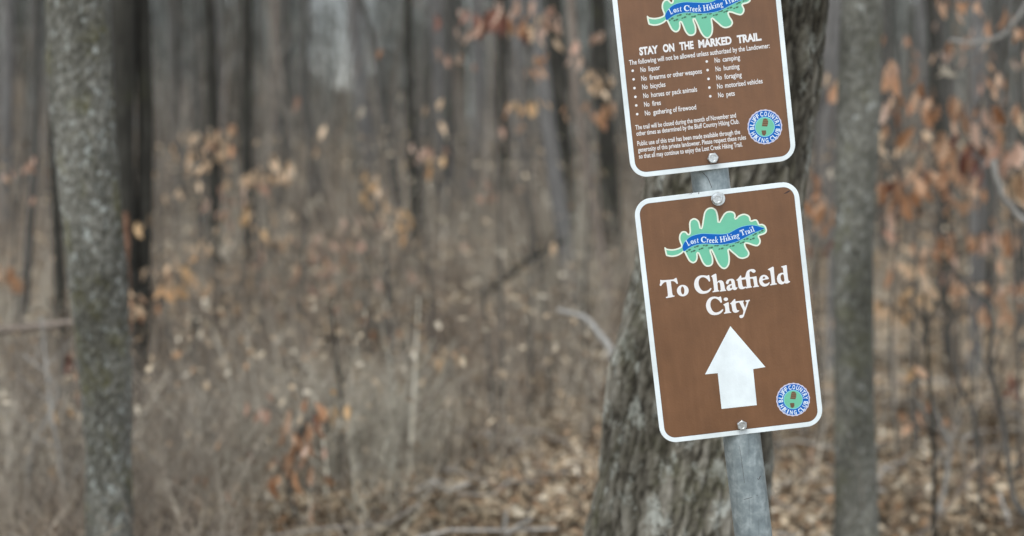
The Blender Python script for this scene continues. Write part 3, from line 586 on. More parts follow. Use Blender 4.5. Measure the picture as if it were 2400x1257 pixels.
sapling('sapling with tan leaves close beside the left edge of the upper sign', [(1355, 90, 16, 12, 2, 30, L_PINK, E_), (1355, 122, 20, 14, 2, 28, L_PINK, E_), (1400, 80, 20, 14, 2, 28, L_PINK, E_), (1410, 185, 40, 40, 6, 28, L_TAN, E_), (1400, 250, 50, 26, 5, 30, L_RUST, E_), (1395, 160, 20, 14, 2, 26, L_TAN, E_), (1322, 255, 14, 12, 2, 22, L_RUST, E_)], 8.0, 1390)
sapling('sapling with one tan leaf in the middle behind the fallen branch', [(1300, 557, 12, 14, 1, 26, L_TAN, E_), (1100, 90, 50, 60, 4, 26, L_PINK, E_), (1180, 430, 80, 60, 4, 24, L_PINK, E_)], 8.4, 1290)
sapling('low oak seedling with rust leaves at the left edge', [(20, 635, 40, 18, 7, 42, L_RUST, O_), (150, 592, 20, 14, 2, 26, L_TAN, E_), (5, 425, 14, 12, 1, 26, L_TAN, E_), (60, 420, 80, 60, 4, 24, L_PINK, E_)], 8.0, 30)
sapling('seedling with a few red and tan leaves left of the lichen spotted trunk', [(165, 845, 26, 26, 4, 30, L_DARK, E_), (180, 868, 18, 20, 2, 28, L_RUST, E_), (152, 982, 14, 30, 2, 34, L_GOLD, E_), (122, 1030, 24, 44, 4, 34, L_GOLD, E_), (175, 925, 16, 14, 1, 28, L_DARK, E_)], 6.6, 150)
sapling('low seedling with rust and tan leaves at the bottom left', [(455, 1180, 50, 80, 7, 32, L_RUST, E_), (430, 1200, 30, 40, 4, 32, L_TAN, E_), (460, 1115, 36, 26, 3, 32, L_RUST, E_), (440, 1150, 60, 40, 3, 26, L_PINK, E_)], 6.2, 450)
G = 'oak saplings full of dead leaves at the right'
sapling('sapling with many small tan leaves in the wood behind the right hand oak leaves', [(2170, 120, 160, 90, 7, 26, L_RUST, E_), (2300, 130, 160, 90, 8, 26, L_PINK, E_), (2120, 380, 130, 120, 9, 26, L_TAN, E_), (2280, 400, 180, 120, 10, 28, L_RUST, E_), (2200, 520, 200, 90, 10, 26, L_TAN, E_), (2250, 720, 200, 120, 9, 28, L_TAN, E_), (1930, 700, 80, 120, 5, 26, L_PINK, E_)], 8.6, 2230, G)
sapling('oak sapling with one long bright tan leaf hanging right of the slim trunk', [(2125, 305, 10, 8, 1, 78, L_TAN, E_), (2085, 160, 24, 26, 3, 60, L_RUST, O_), (2080, 148, 10, 10, 1, 58, L_PINK, E_), (2072, 232, 12, 20, 2, 50, L_PINK, O_), (2205, 325, 60, 30, 5, 70, L_RUST, O_), (2070, 260, 40, 40, 3, 44, L_RUST, O_), (2170, 200, 50, 60, 5, 42, L_RUST, O_), (2062, 325, 16, 30, 2, 40, L_TAN, E_)], 5.9, 2110, G)
sapling('oak sapling with large pinkish leaf bunch near the right edge', [(2300, 300, 60, 70, 6, 64, L_PINK, O_), (2285, 335, 40, 50, 4, 60, L_DARK, O_), (2230, 240, 60, 40, 6, 54, L_RUST, O_), (2350, 250, 60, 30, 6, 52, L_RUST, O_), (2215, 158, 24, 20, 2, 38, L_PALE, E_), (2335, 180, 40, 30, 4, 36, L_RUST, O_), (2310, 220, 20, 14, 1, 36, L_PALE, E_)], 5.7, 2290, G)
sapling('oak sapling with tan and pink leaves cut by the right edge', [(2380, 345, 40, 30, 4, 58, L_PINK, O_), (2378, 410, 26, 30, 3, 66, L_TAN, E_), (2398, 400, 20, 60, 3, 60, L_RUST, O_), (2395, 250, 20, 16, 2, 50, L_TAN, O_), (2330, 42, 44, 40, 3, 56, L_RUST, O_), (2385, 60, 40, 30, 4, 40, L_RUST, O_), (2230, 10, 60, 20, 6, 40, L_RUST, O_)], 5.5, 2395, G)
sapling('oak sapling with rust leaves in the gap between slim trunk and signs', [(1950, 180, 16, 20, 2, 58, L_TAN, O_), (1962, 195, 16, 20, 3, 50, L_RUST, O_), (1925, 440, 50, 60, 7, 48, L_RUST, O_), (1945, 395, 8, 8, 1, 34, L_PALE, E_), (1920, 480, 50, 50, 5, 46, L_RUST, O_), (1930, 560, 60, 60, 4, 40, L_DARK, O_)], 6.2, 1935, G)
sapling('oak sapling with hanging rust leaves right of the slim trunk, middle height', [(2100, 440, 60, 50, 8, 54, L_RUST, O_), (2095, 425, 20, 20, 2, 48, L_DARK, O_), (2170, 425, 34, 50, 5, 54, L_RUST, O_), (2235, 420, 30, 60, 5, 56, L_RUST, O_), (2285, 440, 40, 60, 5, 50, L_RUST, O_), (2180, 400, 30, 20, 2, 36, L_PINK, O_), (2070, 500, 40, 40, 4, 44, L_PINK, O_)], 6.1, 2160, G)
sapling('oak sapling with a level row of rust leaves on the right', [(2205, 552, 30, 18, 5, 46, L_RUST, O_), (2265, 552, 34, 22, 5, 44, L_RUST, O_), (2310, 545, 30, 22, 4, 46, L_PINK, O_), (2355, 552, 36, 24, 6, 46, L_RUST, O_), (2160, 600, 70, 50, 6, 40, L_RUST, O_), (2110, 612, 50, 24, 4, 42, L_TAN, O_), (2240, 640, 90, 70, 6, 36, L_PINK, O_)], 6.6, 2250, G)
sapling('low oak seedling with tan leaves at mid height right of the slim trunk', [(2058, 712, 34, 20, 4, 46, L_TAN, O_), (2120, 705, 50, 60, 8, 44, L_GOLD, O_), (2170, 680, 20, 60, 4, 44, L_TAN, O_), (2300, 690, 60, 50, 6, 46, L_RUST, O_), (2370, 650, 60, 40, 5, 40, L_PINK, O_), (2330, 660, 60, 50, 5, 40, L_RUST, O_), (2385, 710, 40, 60, 5, 38, L_RUST, O_)], 6.4, 2130, G)
sapling('seedling with two bright orange leaves low right of the slim trunk', [(2142, 864, 20, 8, 2, 50, L_GOLD, O_), (2140, 866, 10, 6, 1, 50, L_RUST, O_), (2130, 970, 40, 60, 5, 34, L_RUST, E_), (2210, 960, 60, 60, 4, 30, L_RUST, E_), (2380, 905, 30, 30, 3, 42, L_DARK, O_), (1900, 1030, 16, 40, 2, 34, L_RUST, E_)], 6.0, 2150, G)

# ------------------------------------------------------------------ the signs
W2, H2 = 0.1524, 0.2286
def rodr(wv):
    a = np.linalg.norm(wv); k = wv/a; Km = np.array([[0, -k[2], k[1]], [k[2], 0, -k[0]], [-k[1], k[0], 0]])
    return np.eye(3)+math.sin(a)*Km+(1-math.cos(a))*Km@Km
class Plate:
    def __init__(s, pos, wv):
        M = rodr(np.array(wv)); s.o = np.array(pos); s.u = M[:, 0]; s.v = M[:, 2]; s.n = -M[:, 1]
    def matrix(s):
        m = Matrix.Identity(4)
        for i, c in enumerate((s.u, s.v, s.n)):
            for j in range(3): m[j][i] = c[j]
        for j in range(3): m[j][3] = s.o[j]
        return m
    def loc(s, px, py):
        d = ray(px, py); t = ((s.o-CAM)@s.n)/(d@s.n); q = CAM+d*t-s.o
        return np.array([q@s.u, q@s.v])
LOW = Plate((0.40187307, 2.61699693, 1.28738384), (-0.02791786, -0.1194563, -0.00339394))
UPP = Plate((0.34511923, 2.62057177, 1.7802673), (-0.02053142, -0.11351147, -0.00294629))
PXM = 2.62/FPX                                                         # metres per photo pixel on the plates

def speckle(name, col, var, rough, scale=60, metal=0.0, bump=0.0):
    m, n, b = mat(name, rough); f = noise(n, mapping(n, (1, 1, 1)), scale, 5, 0.6)
    r = ramp(n, f, [(0.3, tuple(c*(1-var) for c in col)), (0.7, tuple(min(1, c*(1+var)) for c in col))]); n.links.new(r.outputs[0], b.inputs['Base Color'])
    b.inputs['Metallic'].default_value = metal
    if bump:
        bp = n.nodes.new('ShaderNodeBump'); bp.inputs['Strength'].default_value = bump; bp.inputs['Distance'].default_value = 0.0006
        f2 = noise(n, mapping(n, (1, 1, 1)), 260, 3); n.links.new(f2, bp.inputs['Height']); n.links.new(bp.outputs[0], b.inputs['Normal'])
    return m
def weathered(name, col, rough, st=1.0):
    m, n, b = mat(name, rough); f = noise(n, mapping(n, (1, 1, 1)), 20, 5, 0.6); g_ = noise(n, mapping(n, (6, 0.7, 1)), 11, 5, 0.65); h_ = noise(n, mapping(n, (1, 1, 1)), 5, 3, 0.5)
    r = ramp(n, f, [(0.3, tuple(c*0.92 for c in col)), (0.7, tuple(c*1.08 for c in col))])
    r2 = ramp(n, g_, [(0.35, (1-.07*st,)*3), (0.55, (1, 1, 1)), (0.72, (1+.10*st, 1+.12*st, 1+.14*st))]); r3 = ramp(n, h_, [(0.35, (0.94, 0.94, 0.93)), (0.65, (1.07, 1.07, 1.08))])
    c = mix(n, 1.0, mix(n, 1.0, r.outputs[0], r2.outputs[0], 'MULTIPLY'), r3.outputs[0], 'MULTIPLY'); n.links.new(c, b.inputs['Base Color'])
    rr = n.nodes.new('ShaderNodeMapRange'); n.links.new(g_, rr.inputs[0]); rr.inputs[3].default_value = rough-.1; rr.inputs[4].default_value = rough+.12; n.links.new(rr.outputs[0], b.inputs['Roughness'])
    bp = n.nodes.new('ShaderNodeBump'); bp.inputs['Strength'].default_value = 0.35; bp.inputs['Distance'].default_value = 0.0006
    n.links.new(noise(n, mapping(n, (1, 1, 1)), 260, 3), bp.inputs['Height']); n.links.new(bp.outputs[0], b.inputs['Normal'])
    return m
S_BROWN = weathered('brown sign vinyl', (0.178, 0.084, 0.037), 0.38)
S_WHITE = weathered('white reflective sheeting', (0.80, 0.88, 0.89), 0.42, 0.25)
S_KEY = plain('dark keyline', (0.10, 0.06, 0.045), 0.6)
S_GREEN = speckle('green print', (0.16, 0.55, 0.36), 0.05, 0.45, 30)
S_CREAM = plain('pale green white print', (0.78, 0.86, 0.72), 0.45)
S_BLUE = plain('blue print', (0.003, 0.125, 0.50), 0.5, 0, 0.2)
S_SKYB = plain('light blue print', (0.22, 0.62, 0.72), 0.45)
S_INK = plain('dark green ink', (0.05, 0.16, 0.10), 0.5)
S_LET = plain('white lettering', (0.84, 0.84, 0.83), 0.45)
S_BOOT = plain('brown print', (0.15, 0.085, 0.045), 0.5)
S_TREAD = plain('tan print', (0.30, 0.22, 0.12), 0.5)
S_SCUFF = plain('scuff', (0.05, 0.03, 0.03), 0.7)
S_LILAC = plain('pale lilac edge', (0.60, 0.60, 0.74), 0.5)
S_LBLUE = plain('pale blue lettering', (0.74, 0.86, 0.94), 0.45)

def sheet(name, polys, z, m, parent, thick=0.0):
    """polys: list of (outer, [holes]) in plate coordinates"""
    V, F = [], []
    for pi, (outer, holes) in enumerate(polys):
        loops = [[Vector((p[0], p[1], 0)) for p in outer]]+[[Vector((p[0], p[1], 0)) for p in h] for h in holes]
        tris = tessellate_polygon(loops); base = len(V); flat = [p for l in loops for p in l]
        V += [(p.x, p.y, z) for p in flat]
        for t in tris:
            a, b_, c = (flat[i] for i in t)
            F.append(tuple(base+i for i in (t if (b_-a).cross(c-a).z > 0 else t[::-1])))
    me = bpy.data.meshes.new(name); me.from_pydata(V, [], F); me.update()
    return add(name, me, m, parent)
def rrect(x0, y0, x1, y1, r, k=8):
    out = []
    for cx, cy, a0 in ((x1-r, y1-r, 0), (x0+r, y1-r, 90), (x0+r, y0+r, 180), (x1-r, y0+r, 270)):
        for i in range(k+1):
            a = math.radians(a0+90*i/k); out.append((cx+r*math.cos(a), cy+r*math.sin(a)))
    return out
def smooth_loop(pts, sub=4):
    p = np.array(pts, float); n_ = len(p); out = []
    for i in range(n_):
        a, b_, c, d = p[i-1], p[i], p[(i+1) % n_], p[(i+2) % n_]
        for k in range(sub):
            u = k/sub; out.append(0.5*((2*b_)+(c-a)*u+(2*a-5*b_+4*c-d)*u*u+(3*b_-a-3*c+d)*u**3))
    return np.array(out)
def stroke(name, pts, wd, z, m, parent, closed=True, shift=0.0):
    p = np.array(pts, float); n_ = len(p)
    if closed: t = np.roll(p, -1, 0)-np.roll(p, 1, 0)
    else: t = np.gradient(p, axis=0)
    t /= np.linalg.norm(t, axis=1)[:, None]+1e-12; nr = np.stack([-t[:, 1], t[:, 0]], -1)
    a = p+nr*(shift+wd/2); b_ = p+nr*(shift-wd/2); zz = z+np.arange(n_)*2e-7
    V = np.vstack([np.column_stack([a, zz]), np.column_stack([b_, zz])]); F = []
    for i in range(n_ if closed else n_-1):
        j = (i+1) % n_; F.append((i, n_+i, n_+j, j))
    me = bpy.data.meshes.new(name); me.from_pydata([tuple(v_) for v_ in V], [], F); me.update()
    return add(name, me, m, parent)
def panel_mesh(name, m, parent, m_edge):
    o = rrect(-W2, -H2, W2, H2, 0.031, 10); n_ = len(o); t = 0.0021
    V = [(x, y, 0) for x, y in rrect(-W2+.0004, -H2+.0004, W2-.0004, H2-.0004, 0.0306, 10)]+[(x, y, -.0004) for x, y in o]+[(x, y, -t) for x, y in o]
    F = [tuple(range(n_)), tuple(reversed(range(2*n_, 3*n_)))]
    mi = [0, 1]
    for k in (0, 1):
        for i in range(n_):
            j = (i+1) % n_; F.append((k*n_+j, k*n_+i, (k+1)*n_+i, (k+1)*n_+j)); mi.append(k)
    me = bpy.data.meshes.new(name); me.from_pydata(V, [], F); me.materials.append(m); me.materials.append(m_edge); me.update()
    for p, q in zip(me.polygons, mi): p.material_index = q
    return add(name, me, None, parent)
S_ALU = speckle('raw aluminium', (0.55, 0.56, 0.57), 0.1, 0.4, 80, 0.9)
S_ZINC = speckle('zinc plated steel', (0.62, 0.66, 0.67), 0.25, 0.34, 300, 0.9)

# sans lettering from Blender's built in font
_fc = {}
def font_polys(s, off):
    key = (s, off)
    if key not in _fc:
        cu = bpy.data.curves.new('txt', 'FONT'); cu.body = s; cu.offset = off; cu.resolution_u = 3; cu.fill_mode = 'FRONT'
        o = bpy.data.objects.new('txt', cu); C.objects.link(o); me = bpy.data.meshes.new_from_object(o)
        co = np.array([v_.co[:2] for v_ in me.vertices]); fa = [tuple(p.vertices) for p in me.polygons]
        bpy.data.objects.remove(o); bpy.data.curves.remove(cu); bpy.data.meshes.remove(me); _fc[key] = (co, fa)
    return _fc[key]
CAPH = font_polys('H', 0.0)[0][:, 1].max()
def text_line(items, z, m, parent, name='lettering'):
    """items: (string, p0, p1, cap height m, boldness); p0,p1 baseline ends in plate coordinates"""
    V, F = [], []
    for s, p0, p1, ch, off in items:
        co, fa = font_polys(s, off); x0, x1 = co[:, 0].min(), co[:, 0].max(); p0 = np.array(p0); p1 = np.array(p1)
        L = np.linalg.norm(p1-p0); u = (p1-p0)/L; vv = np.array([-u[1], u[0]])
        q = p0+((co[:, :1]-x0)/(x1-x0)*L)*u+(co[:, 1:]/CAPH*ch)*vv; b0 = len(V)
        V += [(a, b_, z) for a, b_ in q]; F += [tuple(b0+i for i in f) for f in fa]
    me = bpy.data.meshes.new(name); me.from_pydata(V, [], F); me.update(); return add(name, me, m, parent)

# serif glyphs traced for the trail name and the destination
def tr(origin, pts, fac=12.57): return [(origin[0]+x/fac, origin[1]+y/fac) for x, y in pts]
A1, A2, A3 = (1540, 620), (1700, 610), (1640, 670)
def ell(cx, cy, rx, ry, rot=0, k=20):
    return [(cx+rx*math.cos(t)*math.cos(rot)-ry*math.sin(t)*math.sin(rot), cy+rx*math.cos(t)*math.sin(rot)+ry*math.sin(t)*math.cos(rot)) for t in [i*2*math.pi/k for i in range(k)]]
gT = [(90,455),(120,458),(160,466),(330,455),(480,440),(510,425),(545,400),(572,396),(585,440),(615,560),(600,578),(580,572),(540,530),(500,500),(450,490),(405,495),(420,640),(450,870),(465,912),(510,918),(518,945),(420,970),(270,995),(255,965),(310,942),(320,900),(300,720),(272,520),(230,520),(190,545),(150,590),(120,635),(85,632),(75,600),(95,540)]
gC = [(1535,315),(1545,370),(1565,470),(1550,505),(1525,500),(1490,450),(1430,400),(1360,378),(1300,390),(1250,430),(1225,500),(1225,580),(1245,650),(1290,730),(1350,780),(1420,785),(1490,765),(1545,725),(1575,695),(1600,705),(1590,740),(1540,805),(1460,850),(1360,868),(1260,855),(1180,800),(1120,720),(1092,620),(1095,530),(1125,440),(1180,370),(1260,330),(1350,320),(1430,328),(1470,335),(1505,318)]
gh = [(1588,350),(1650,305),(1725,270),(1745,290),(1757,400),(1770,520),(1800,485),(1850,468),(1900,472),(1945,500),(1970,560),(1990,660),(2003,735),(2030,755),(2030,780),(1850,800),(1840,780),(1870,762),(1875,740),(1865,640),(1850,560),(1830,530),(1805,525),(1780,545),(1778,580),(1790,700),(1798,755),(1820,767),(1825,795),(1635,825),(1630,800),(1670,780),(1678,740),(1665,620),(1640,440),(1625,385)]
go = [ell(757,772,175,170), ell(752,768,50,118,-0.08)]
ga = [(20,640),(50,590),(110,560),(190,548),(240,565),(270,610),(290,720),(305,790),(320,805),(345,795),(355,810),(330,860),(290,880),(250,880),(215,855),(170,885),(110,905),(60,890),(35,840),(45,780),(90,735),(150,705),(180,700),(178,650),(165,610),(135,605),(115,620),(105,650),(90,690),(60,710),(30,700),(15,670)]
gah = [(185,735),(150,760),(135,800),(150,830),(180,825),(195,810)]
gtfi = [(320,585),(370,545),(420,480),(450,445),(465,460),(475,520),(575,508),(592,470),(600,430),(612,375),(640,320),(700,280),(770,262),(840,265),(885,300),(892,335),(865,370),(820,372),(780,350),(755,325),(725,330),(708,370),(715,440),(722,500),(800,495),(905,472),(920,490),(935,620),(955,740),(990,755),(990,780),(825,805),(815,785),(850,760),(840,680),(820,570),(800,545),(730,550),(735,640),(755,770),(780,775),(780,805),(610,832),(600,812),(560,840),(500,858),(440,855),(395,820),(380,760),(365,650),(355,600),(325,605)]
gtfih = [(480,580),(600,562),(612,620),(625,700),(633,785),(590,780),(540,790),(510,760),(490,680)]
ge = [(1140,432),(1210,450),(1260,500),(1280,555),(1200,570),(1100,600),(1110,650),(1150,690),(1200,695),(1250,680),(1285,650),(1305,665),(1280,720),(1220,765),(1150,780),(1080,765),(1025,710),(995,630),(1000,550),(1035,480),(1085,445)]
geh = [(1140,482),(1110,500),(1095,545),(1130,548),(1175,535),(1165,500)]
gl = [(1250,270),(1320,230),(1400,190),(1425,210),(1440,400),(1460,600),(1475,680),(1520,690),(1520,715),(1320,745),(1310,720),(1355,700),(1360,650),(1345,480),(1320,340),(1300,300),(1260,290)]
gd = [(1640,190),(1700,170),(1790,145),(1808,160),(1820,330),(1850,560),(1865,610),(1905,620),(1905,645),(1850,680),(1790,690),(1755,680),(1750,665),(1720,700),(1650,718),(1580,695),(1535,630),(1518,550),(1530,470),(1570,410),(1640,375),(1710,370),(1700,280),(1690,230),(1670,212),(1645,205)]
gdh = [(1680,412),(1640,440),(1625,500),(1635,570),(1665,620),(1700,638),(1735,625),(1740,580),(1725,470),(1710,425)]
gC2 = [(620,320),(635,370),(655,470),(640,500),(615,500),(580,450),(520,400),(455,375),(400,385),(345,430),(318,500),(315,580),(335,660),(380,740),(440,785),(510,785),(580,760),(640,715),(670,690),(692,700),(680,740),(640,790),(570,840),(470,865),(370,860),(290,820),(225,740),(190,640),(185,550),(210,460),(265,380),(340,335),(430,318),(520,330),(560,335),(595,320)]
gi = [(695,550),(770,510),(840,485),(852,500),(865,640),(880,740),(895,768),(925,775),(925,795),(720,825),(708,800),(750,780),(755,720),(740,620),(725,590),(700,570)]
gid = ell(768,398,65,52)
gty = [(895,520),(940,480),(1000,410),(1030,385),(1045,400),(1052,460),(1290,435),(1300,460),(1275,480),(1300,560),(1335,650),(1370,540),(1385,480),(1345,465),(1345,435),(1470,412),(1478,435),(1440,470),(1400,600),(1340,770),(1300,900),(1270,940),(1210,958),(1175,935),(1165,895),(1185,865),(1230,860),(1265,850),(1280,790),(1285,740),(1260,680),(1200,560),(1165,500),(1140,495),(1065,515),(1060,560),(1075,650),(1095,710),(1120,725),(1160,722),(1160,745),(1120,780),(1060,798),(1000,785),(965,740),(950,650),(935,570),(925,540),(900,540)]

# normalised glyphs (cap height 100) for the small curved trail name
def derot(polys, x0, ybase, sl=0.1317):
    c, s = math.cos(math.atan(sl)), math.sin(math.atan(sl)); out = []
    for p in polys:
        q = []
        for x, y in p:
            dx, dy = x-x0, -(y-ybase(x0)); q.append(((dx*c+dy*s)*100/535, (-dx*s+dy*c)*100/535))
        mn = 0; out.append(q)
    mnx = min(a for a, _ in out[0]); return [[(a-mnx, b_) for a, b_ in q] for q in out]
bl1 = lambda x: 985-(x-390)*0.1317
bl2 = lambda x: 985-(x+2011-390)*0.1317+125.7
bl3 = lambda x: 815-(x-810)*0.1317
GLY = {'T': [derot([gT], 75, bl1)], 'C': [derot([gC], 1092, bl1)], 'o': [derot(go, 580, bl1)], 'h': [derot([gh], 1588, bl1)],
       'a': [derot([ga, gah], 15, bl2)], 'e': [derot([ge, geh], 995, bl2)], 'l': [derot([gl], 1250, bl2)],
       'i': [derot([gi], 695, bl3), [[(a*.9+5, b_*.9+80) for a, b_ in ell(8, 5, 10, 10)]]],
       'L': [[[(0,0),(62,0),(70,28),(64,28),(55,8),(32,7),(30,92),(40,96),(40,100),(0,100),(0,96),(12,92),(12,7),(0,4)]]],
       'H': [[[(0,0),(38,0),(38,5),(29,8),(29,46),(66,46),(66,8),(57,5),(57,0),(95,0),(95,5),(85,8),(85,92),(95,95),(95,100),(57,100),(57,95),(66,92),(66,55),(29,55),(29,92),(38,95),(38,100),(0,100),(0,95),(10,92),(10,8),(0,5)]]],
       'r': [[[(0,0),(32,0),(32,5),(25,8),(25,44),(33,52),(44,50),(48,62),(36,65),(25,56),(24,65),(0,60),(0,55),(9,52),(9,8),(0,5)]]],
       'n': [[[(0,0),(30,0),(30,5),(25,8),(25,46),(34,54),(42,50),(43,8),(37,5),(37,0),(68,0),(68,5),(59,8),(59,46),(52,62),(40,65),(25,56),(24,65),(0,60),(0,55),(9,52),(9,8),(0,5)]]],
       's': [[[(2,0),(6,0),(20,-2),(38,2),(44,16),(38,30),(18,42),(16,52),(24,58),(34,54),(37,44),(42,44),(41,62),(24,65),(6,58),(2,44),(8,32),(28,20),(29,10),(20,4),(10,8),(5,20),(0,20)]]],
       'k': [[[(0,0),(32,0),(32,5),(25,8),(25,26),(44,5),(40,0),(72,0),(72,5),(64,8),(42,36),(56,54),(66,57),(66,62),(40,62),(40,57),(45,55),(25,34),(25,108),(0,102),(0,97),(9,94),(9,8),(0,5)]]],
       'g': [[ell(25, 42, 25, 23), ell(25, 42, 10, 14)], [ell(26, -14, 27, 15), ell(26, -14, 14, 6)], [[(12,24),(24,20.5),(20,1.5),(10,-2)]], [[(44,58),(62,64),(60,54),(47,51)]]],
       't': [[[(0,54),(12,62),(22,80),(26,80),(26,62),(42,62),(42,55),(26,55),(26,14),(32,8),(42,10),(44,6),(34,-2),(20,-2),(10,8),(10,55)]]]}
def on_curve_text(words, cap, z, m, parent, shift):
    """words: (string, (x0,y0), (x1,y1)) baseline ends in plate coordinates; each word follows its own slope"""
    polys = []
    for s, p0, p1 in words:
        p0 = np.array(p0); p1 = np.array(p1); L = np.linalg.norm(p1-p0); u = (p1-p0)/L; vv = np.array([-u[1], u[0]])
        x = 0; pl = []
        for ch in s:
            g = GLY[ch]; wmax = max(a for sub in g for p in sub for a, _ in p)
            for sub in g: pl.append([[(a+x, b_) for a, b_ in p] for p in sub])
            x += wmax+7
        k = L/(x-7)
        for sub in pl:
            q = [[tuple(p0+u*a*k+vv*b_*cap/100) for a, b_ in p] for p in sub]; polys.append((q[0], q[1:]))
    return sheet('lettering', polys, z, m, parent)

LEAF = [(120,770),(155,788),(200,797),(250,800),(310,791),(350,778),(388,758),(393,735),(375,690),(360,640),(360,590),(372,550),(400,515),(440,503),(475,512),(500,540),(515,550),(528,540),(532,500),(525,430),(525,370),(545,320),(600,292),(650,305),(690,350),(708,420),(718,455),(735,400),(750,300),(770,200),(810,140),(870,115),(930,125),(975,170),(1000,260),(1008,345),(1018,345),(1060,270),(1100,210),(1150,180),(1210,175),(1260,195),(1285,240),(1283,295),(1330,250),(1400,220),(1460,225),(1510,255),(1530,300),(1536,328),(1600,310),(1640,325),(1665,370),(1672,388),(1720,385),(1770,415),(1797,480),(1785,530),(1740,560),(1680,577),(1668,590),(1695,650),(1685,710),(1640,750),(1570,740),(1500,715),(1455,708),(1442,718),(1460,770),(1500,830),(1510,880),(1480,930),(1400,958),(1330,940),(1270,890),(1210,840),(1180,812),(1172,820),(1185,900),(1190,980),(1175,1060),(1130,1115),(1080,1122),(1030,1090),(980,1020),(940,930),(895,835),(880,815),(885,850),(905,900),(918,960),(915,1030),(885,1070),(840,1085),(790,1075),(740,1020),(700,930),(675,875),(662,870),(665,930),(650,990),(610,1025),(570,1025),(520,990),(480,920),(445,850),(430,848),(400,875),(330,910),(250,925),(180,915),(145,895)]
CREEK = [(415,762),(440,700),(490,640),(560,590),(650,560),(750,546),(870,550),(1000,555),(1090,553),(1180,535),(1280,480),(1380,435),(1480,412),(1560,408),(1640,420),(1700,440),(1755,458),(1700,482),(1620,515),(1500,572),(1400,625),(1300,672),(1200,700),(1100,714),(1000,720),(900,714),(800,707),(700,714),(600,737),(520,777),(440,832),(424,800)]
STEPS = [(490,835,0),(530,808,1),(565,840,0),(605,825,1),(620,765,0),(660,750,1),(695,800,0),(735,785,1),(765,737,0),(810,737,1),(850,777,0),(892,770,1),(950,742,0),(990,738,1),(1020,795,0),(1065,785,1),(1100,730,0),(1145,727,1),(1200,752,0),(1245,742,1),(1285,692,0),(1325,682,1),(1370,700,0),(1410,685,1),(1430,640,0),(1475,628,1),(1530,640,0),(1575,622,1),(1575,570,0),(1610,548,1),(1680,522,0),(1720,497,1)]
def emblem_leaf(pl, root, offset=(0, 0)):
    """offset in plate coordinates from where the emblem sits on the lower sign"""
    f = 6.982; mp = lambda x, y: LOW.loc(1540+x/f, 470+y/f)+np.array(offset); Z = 0.00045
    out = smooth_loop([mp(x, y) for x, y in LEAF], 3)
    e = sheet('leaf_emblem', [([tuple(p) for p in out], [])], Z, S_GREEN, root)
    stroke('outline', out, 3.7*PXM, 0.00015, S_CREAM, e, True, -1.6*PXM).location.z = Z
    cr = smooth_loop([mp(x, y) for x, y in CREEK], 3)
    sheet('stream', [([tuple(p) for p in cr], [])], 0.00032, S_BLUE, e).location.z = Z
    top = [mp(x, y-3) for x, y in CREEK[:17]]; bot = [mp(x, y+5) for x, y in CREEK[17:31]]
    stroke('stream_edge', spline(top, 50), 1.3*PXM, 0.00024, S_SKYB, e, False).location.z = Z
    stroke('stream_edge', spline(bot, 50), 1.3*PXM, 0.00024, S_SKYB, e, False).location.z = Z
    st = [([tuple(mp(a, b_)) for a, b_ in ell(x, y, 26 if k else 17, 14 if k else 11, -0.35, 10)], []) for x, y, k in STEPS]
    sheet('footprints', st, 0.0002, S_INK, e).location.z = Z
    def q(o, x, y): return LOW.loc(o[0]+x/16.76, o[1]+y/16.76)+np.array(offset)
    P4, P5 = (1570, 520), (1680, 500)
    on_curve_text([('L', q(P4, 710, 958), q(P4, 812, 905)), ('os', q(P4, 830, 885), q(P4, 1040, 838)), ('t', q(P4, 1062, 830), q(P4, 1140, 822)), ('C', q(P4, 1215, 815), q(P4, 1430, 815)), ('reek', q(P4, 1440, 815), q(P4, 1895, 825))], 13.6*PXM, 0.0004, S_LBLUE, e, 0).location.z = Z
    on_curve_text([('H', q(P5, 135, 1150), q(P5, 345, 1115)), ('iking', q(P5, 365, 1100), q(P5, 910, 945)), ('T', q(P5, 960, 900), q(P5, 1130, 835)), ('rail', q(P5, 1145, 850), q(P5, 1495, 700))], 13.6*PXM, 0.0004, S_LBLUE, e, 0).location.z = Z
    return e
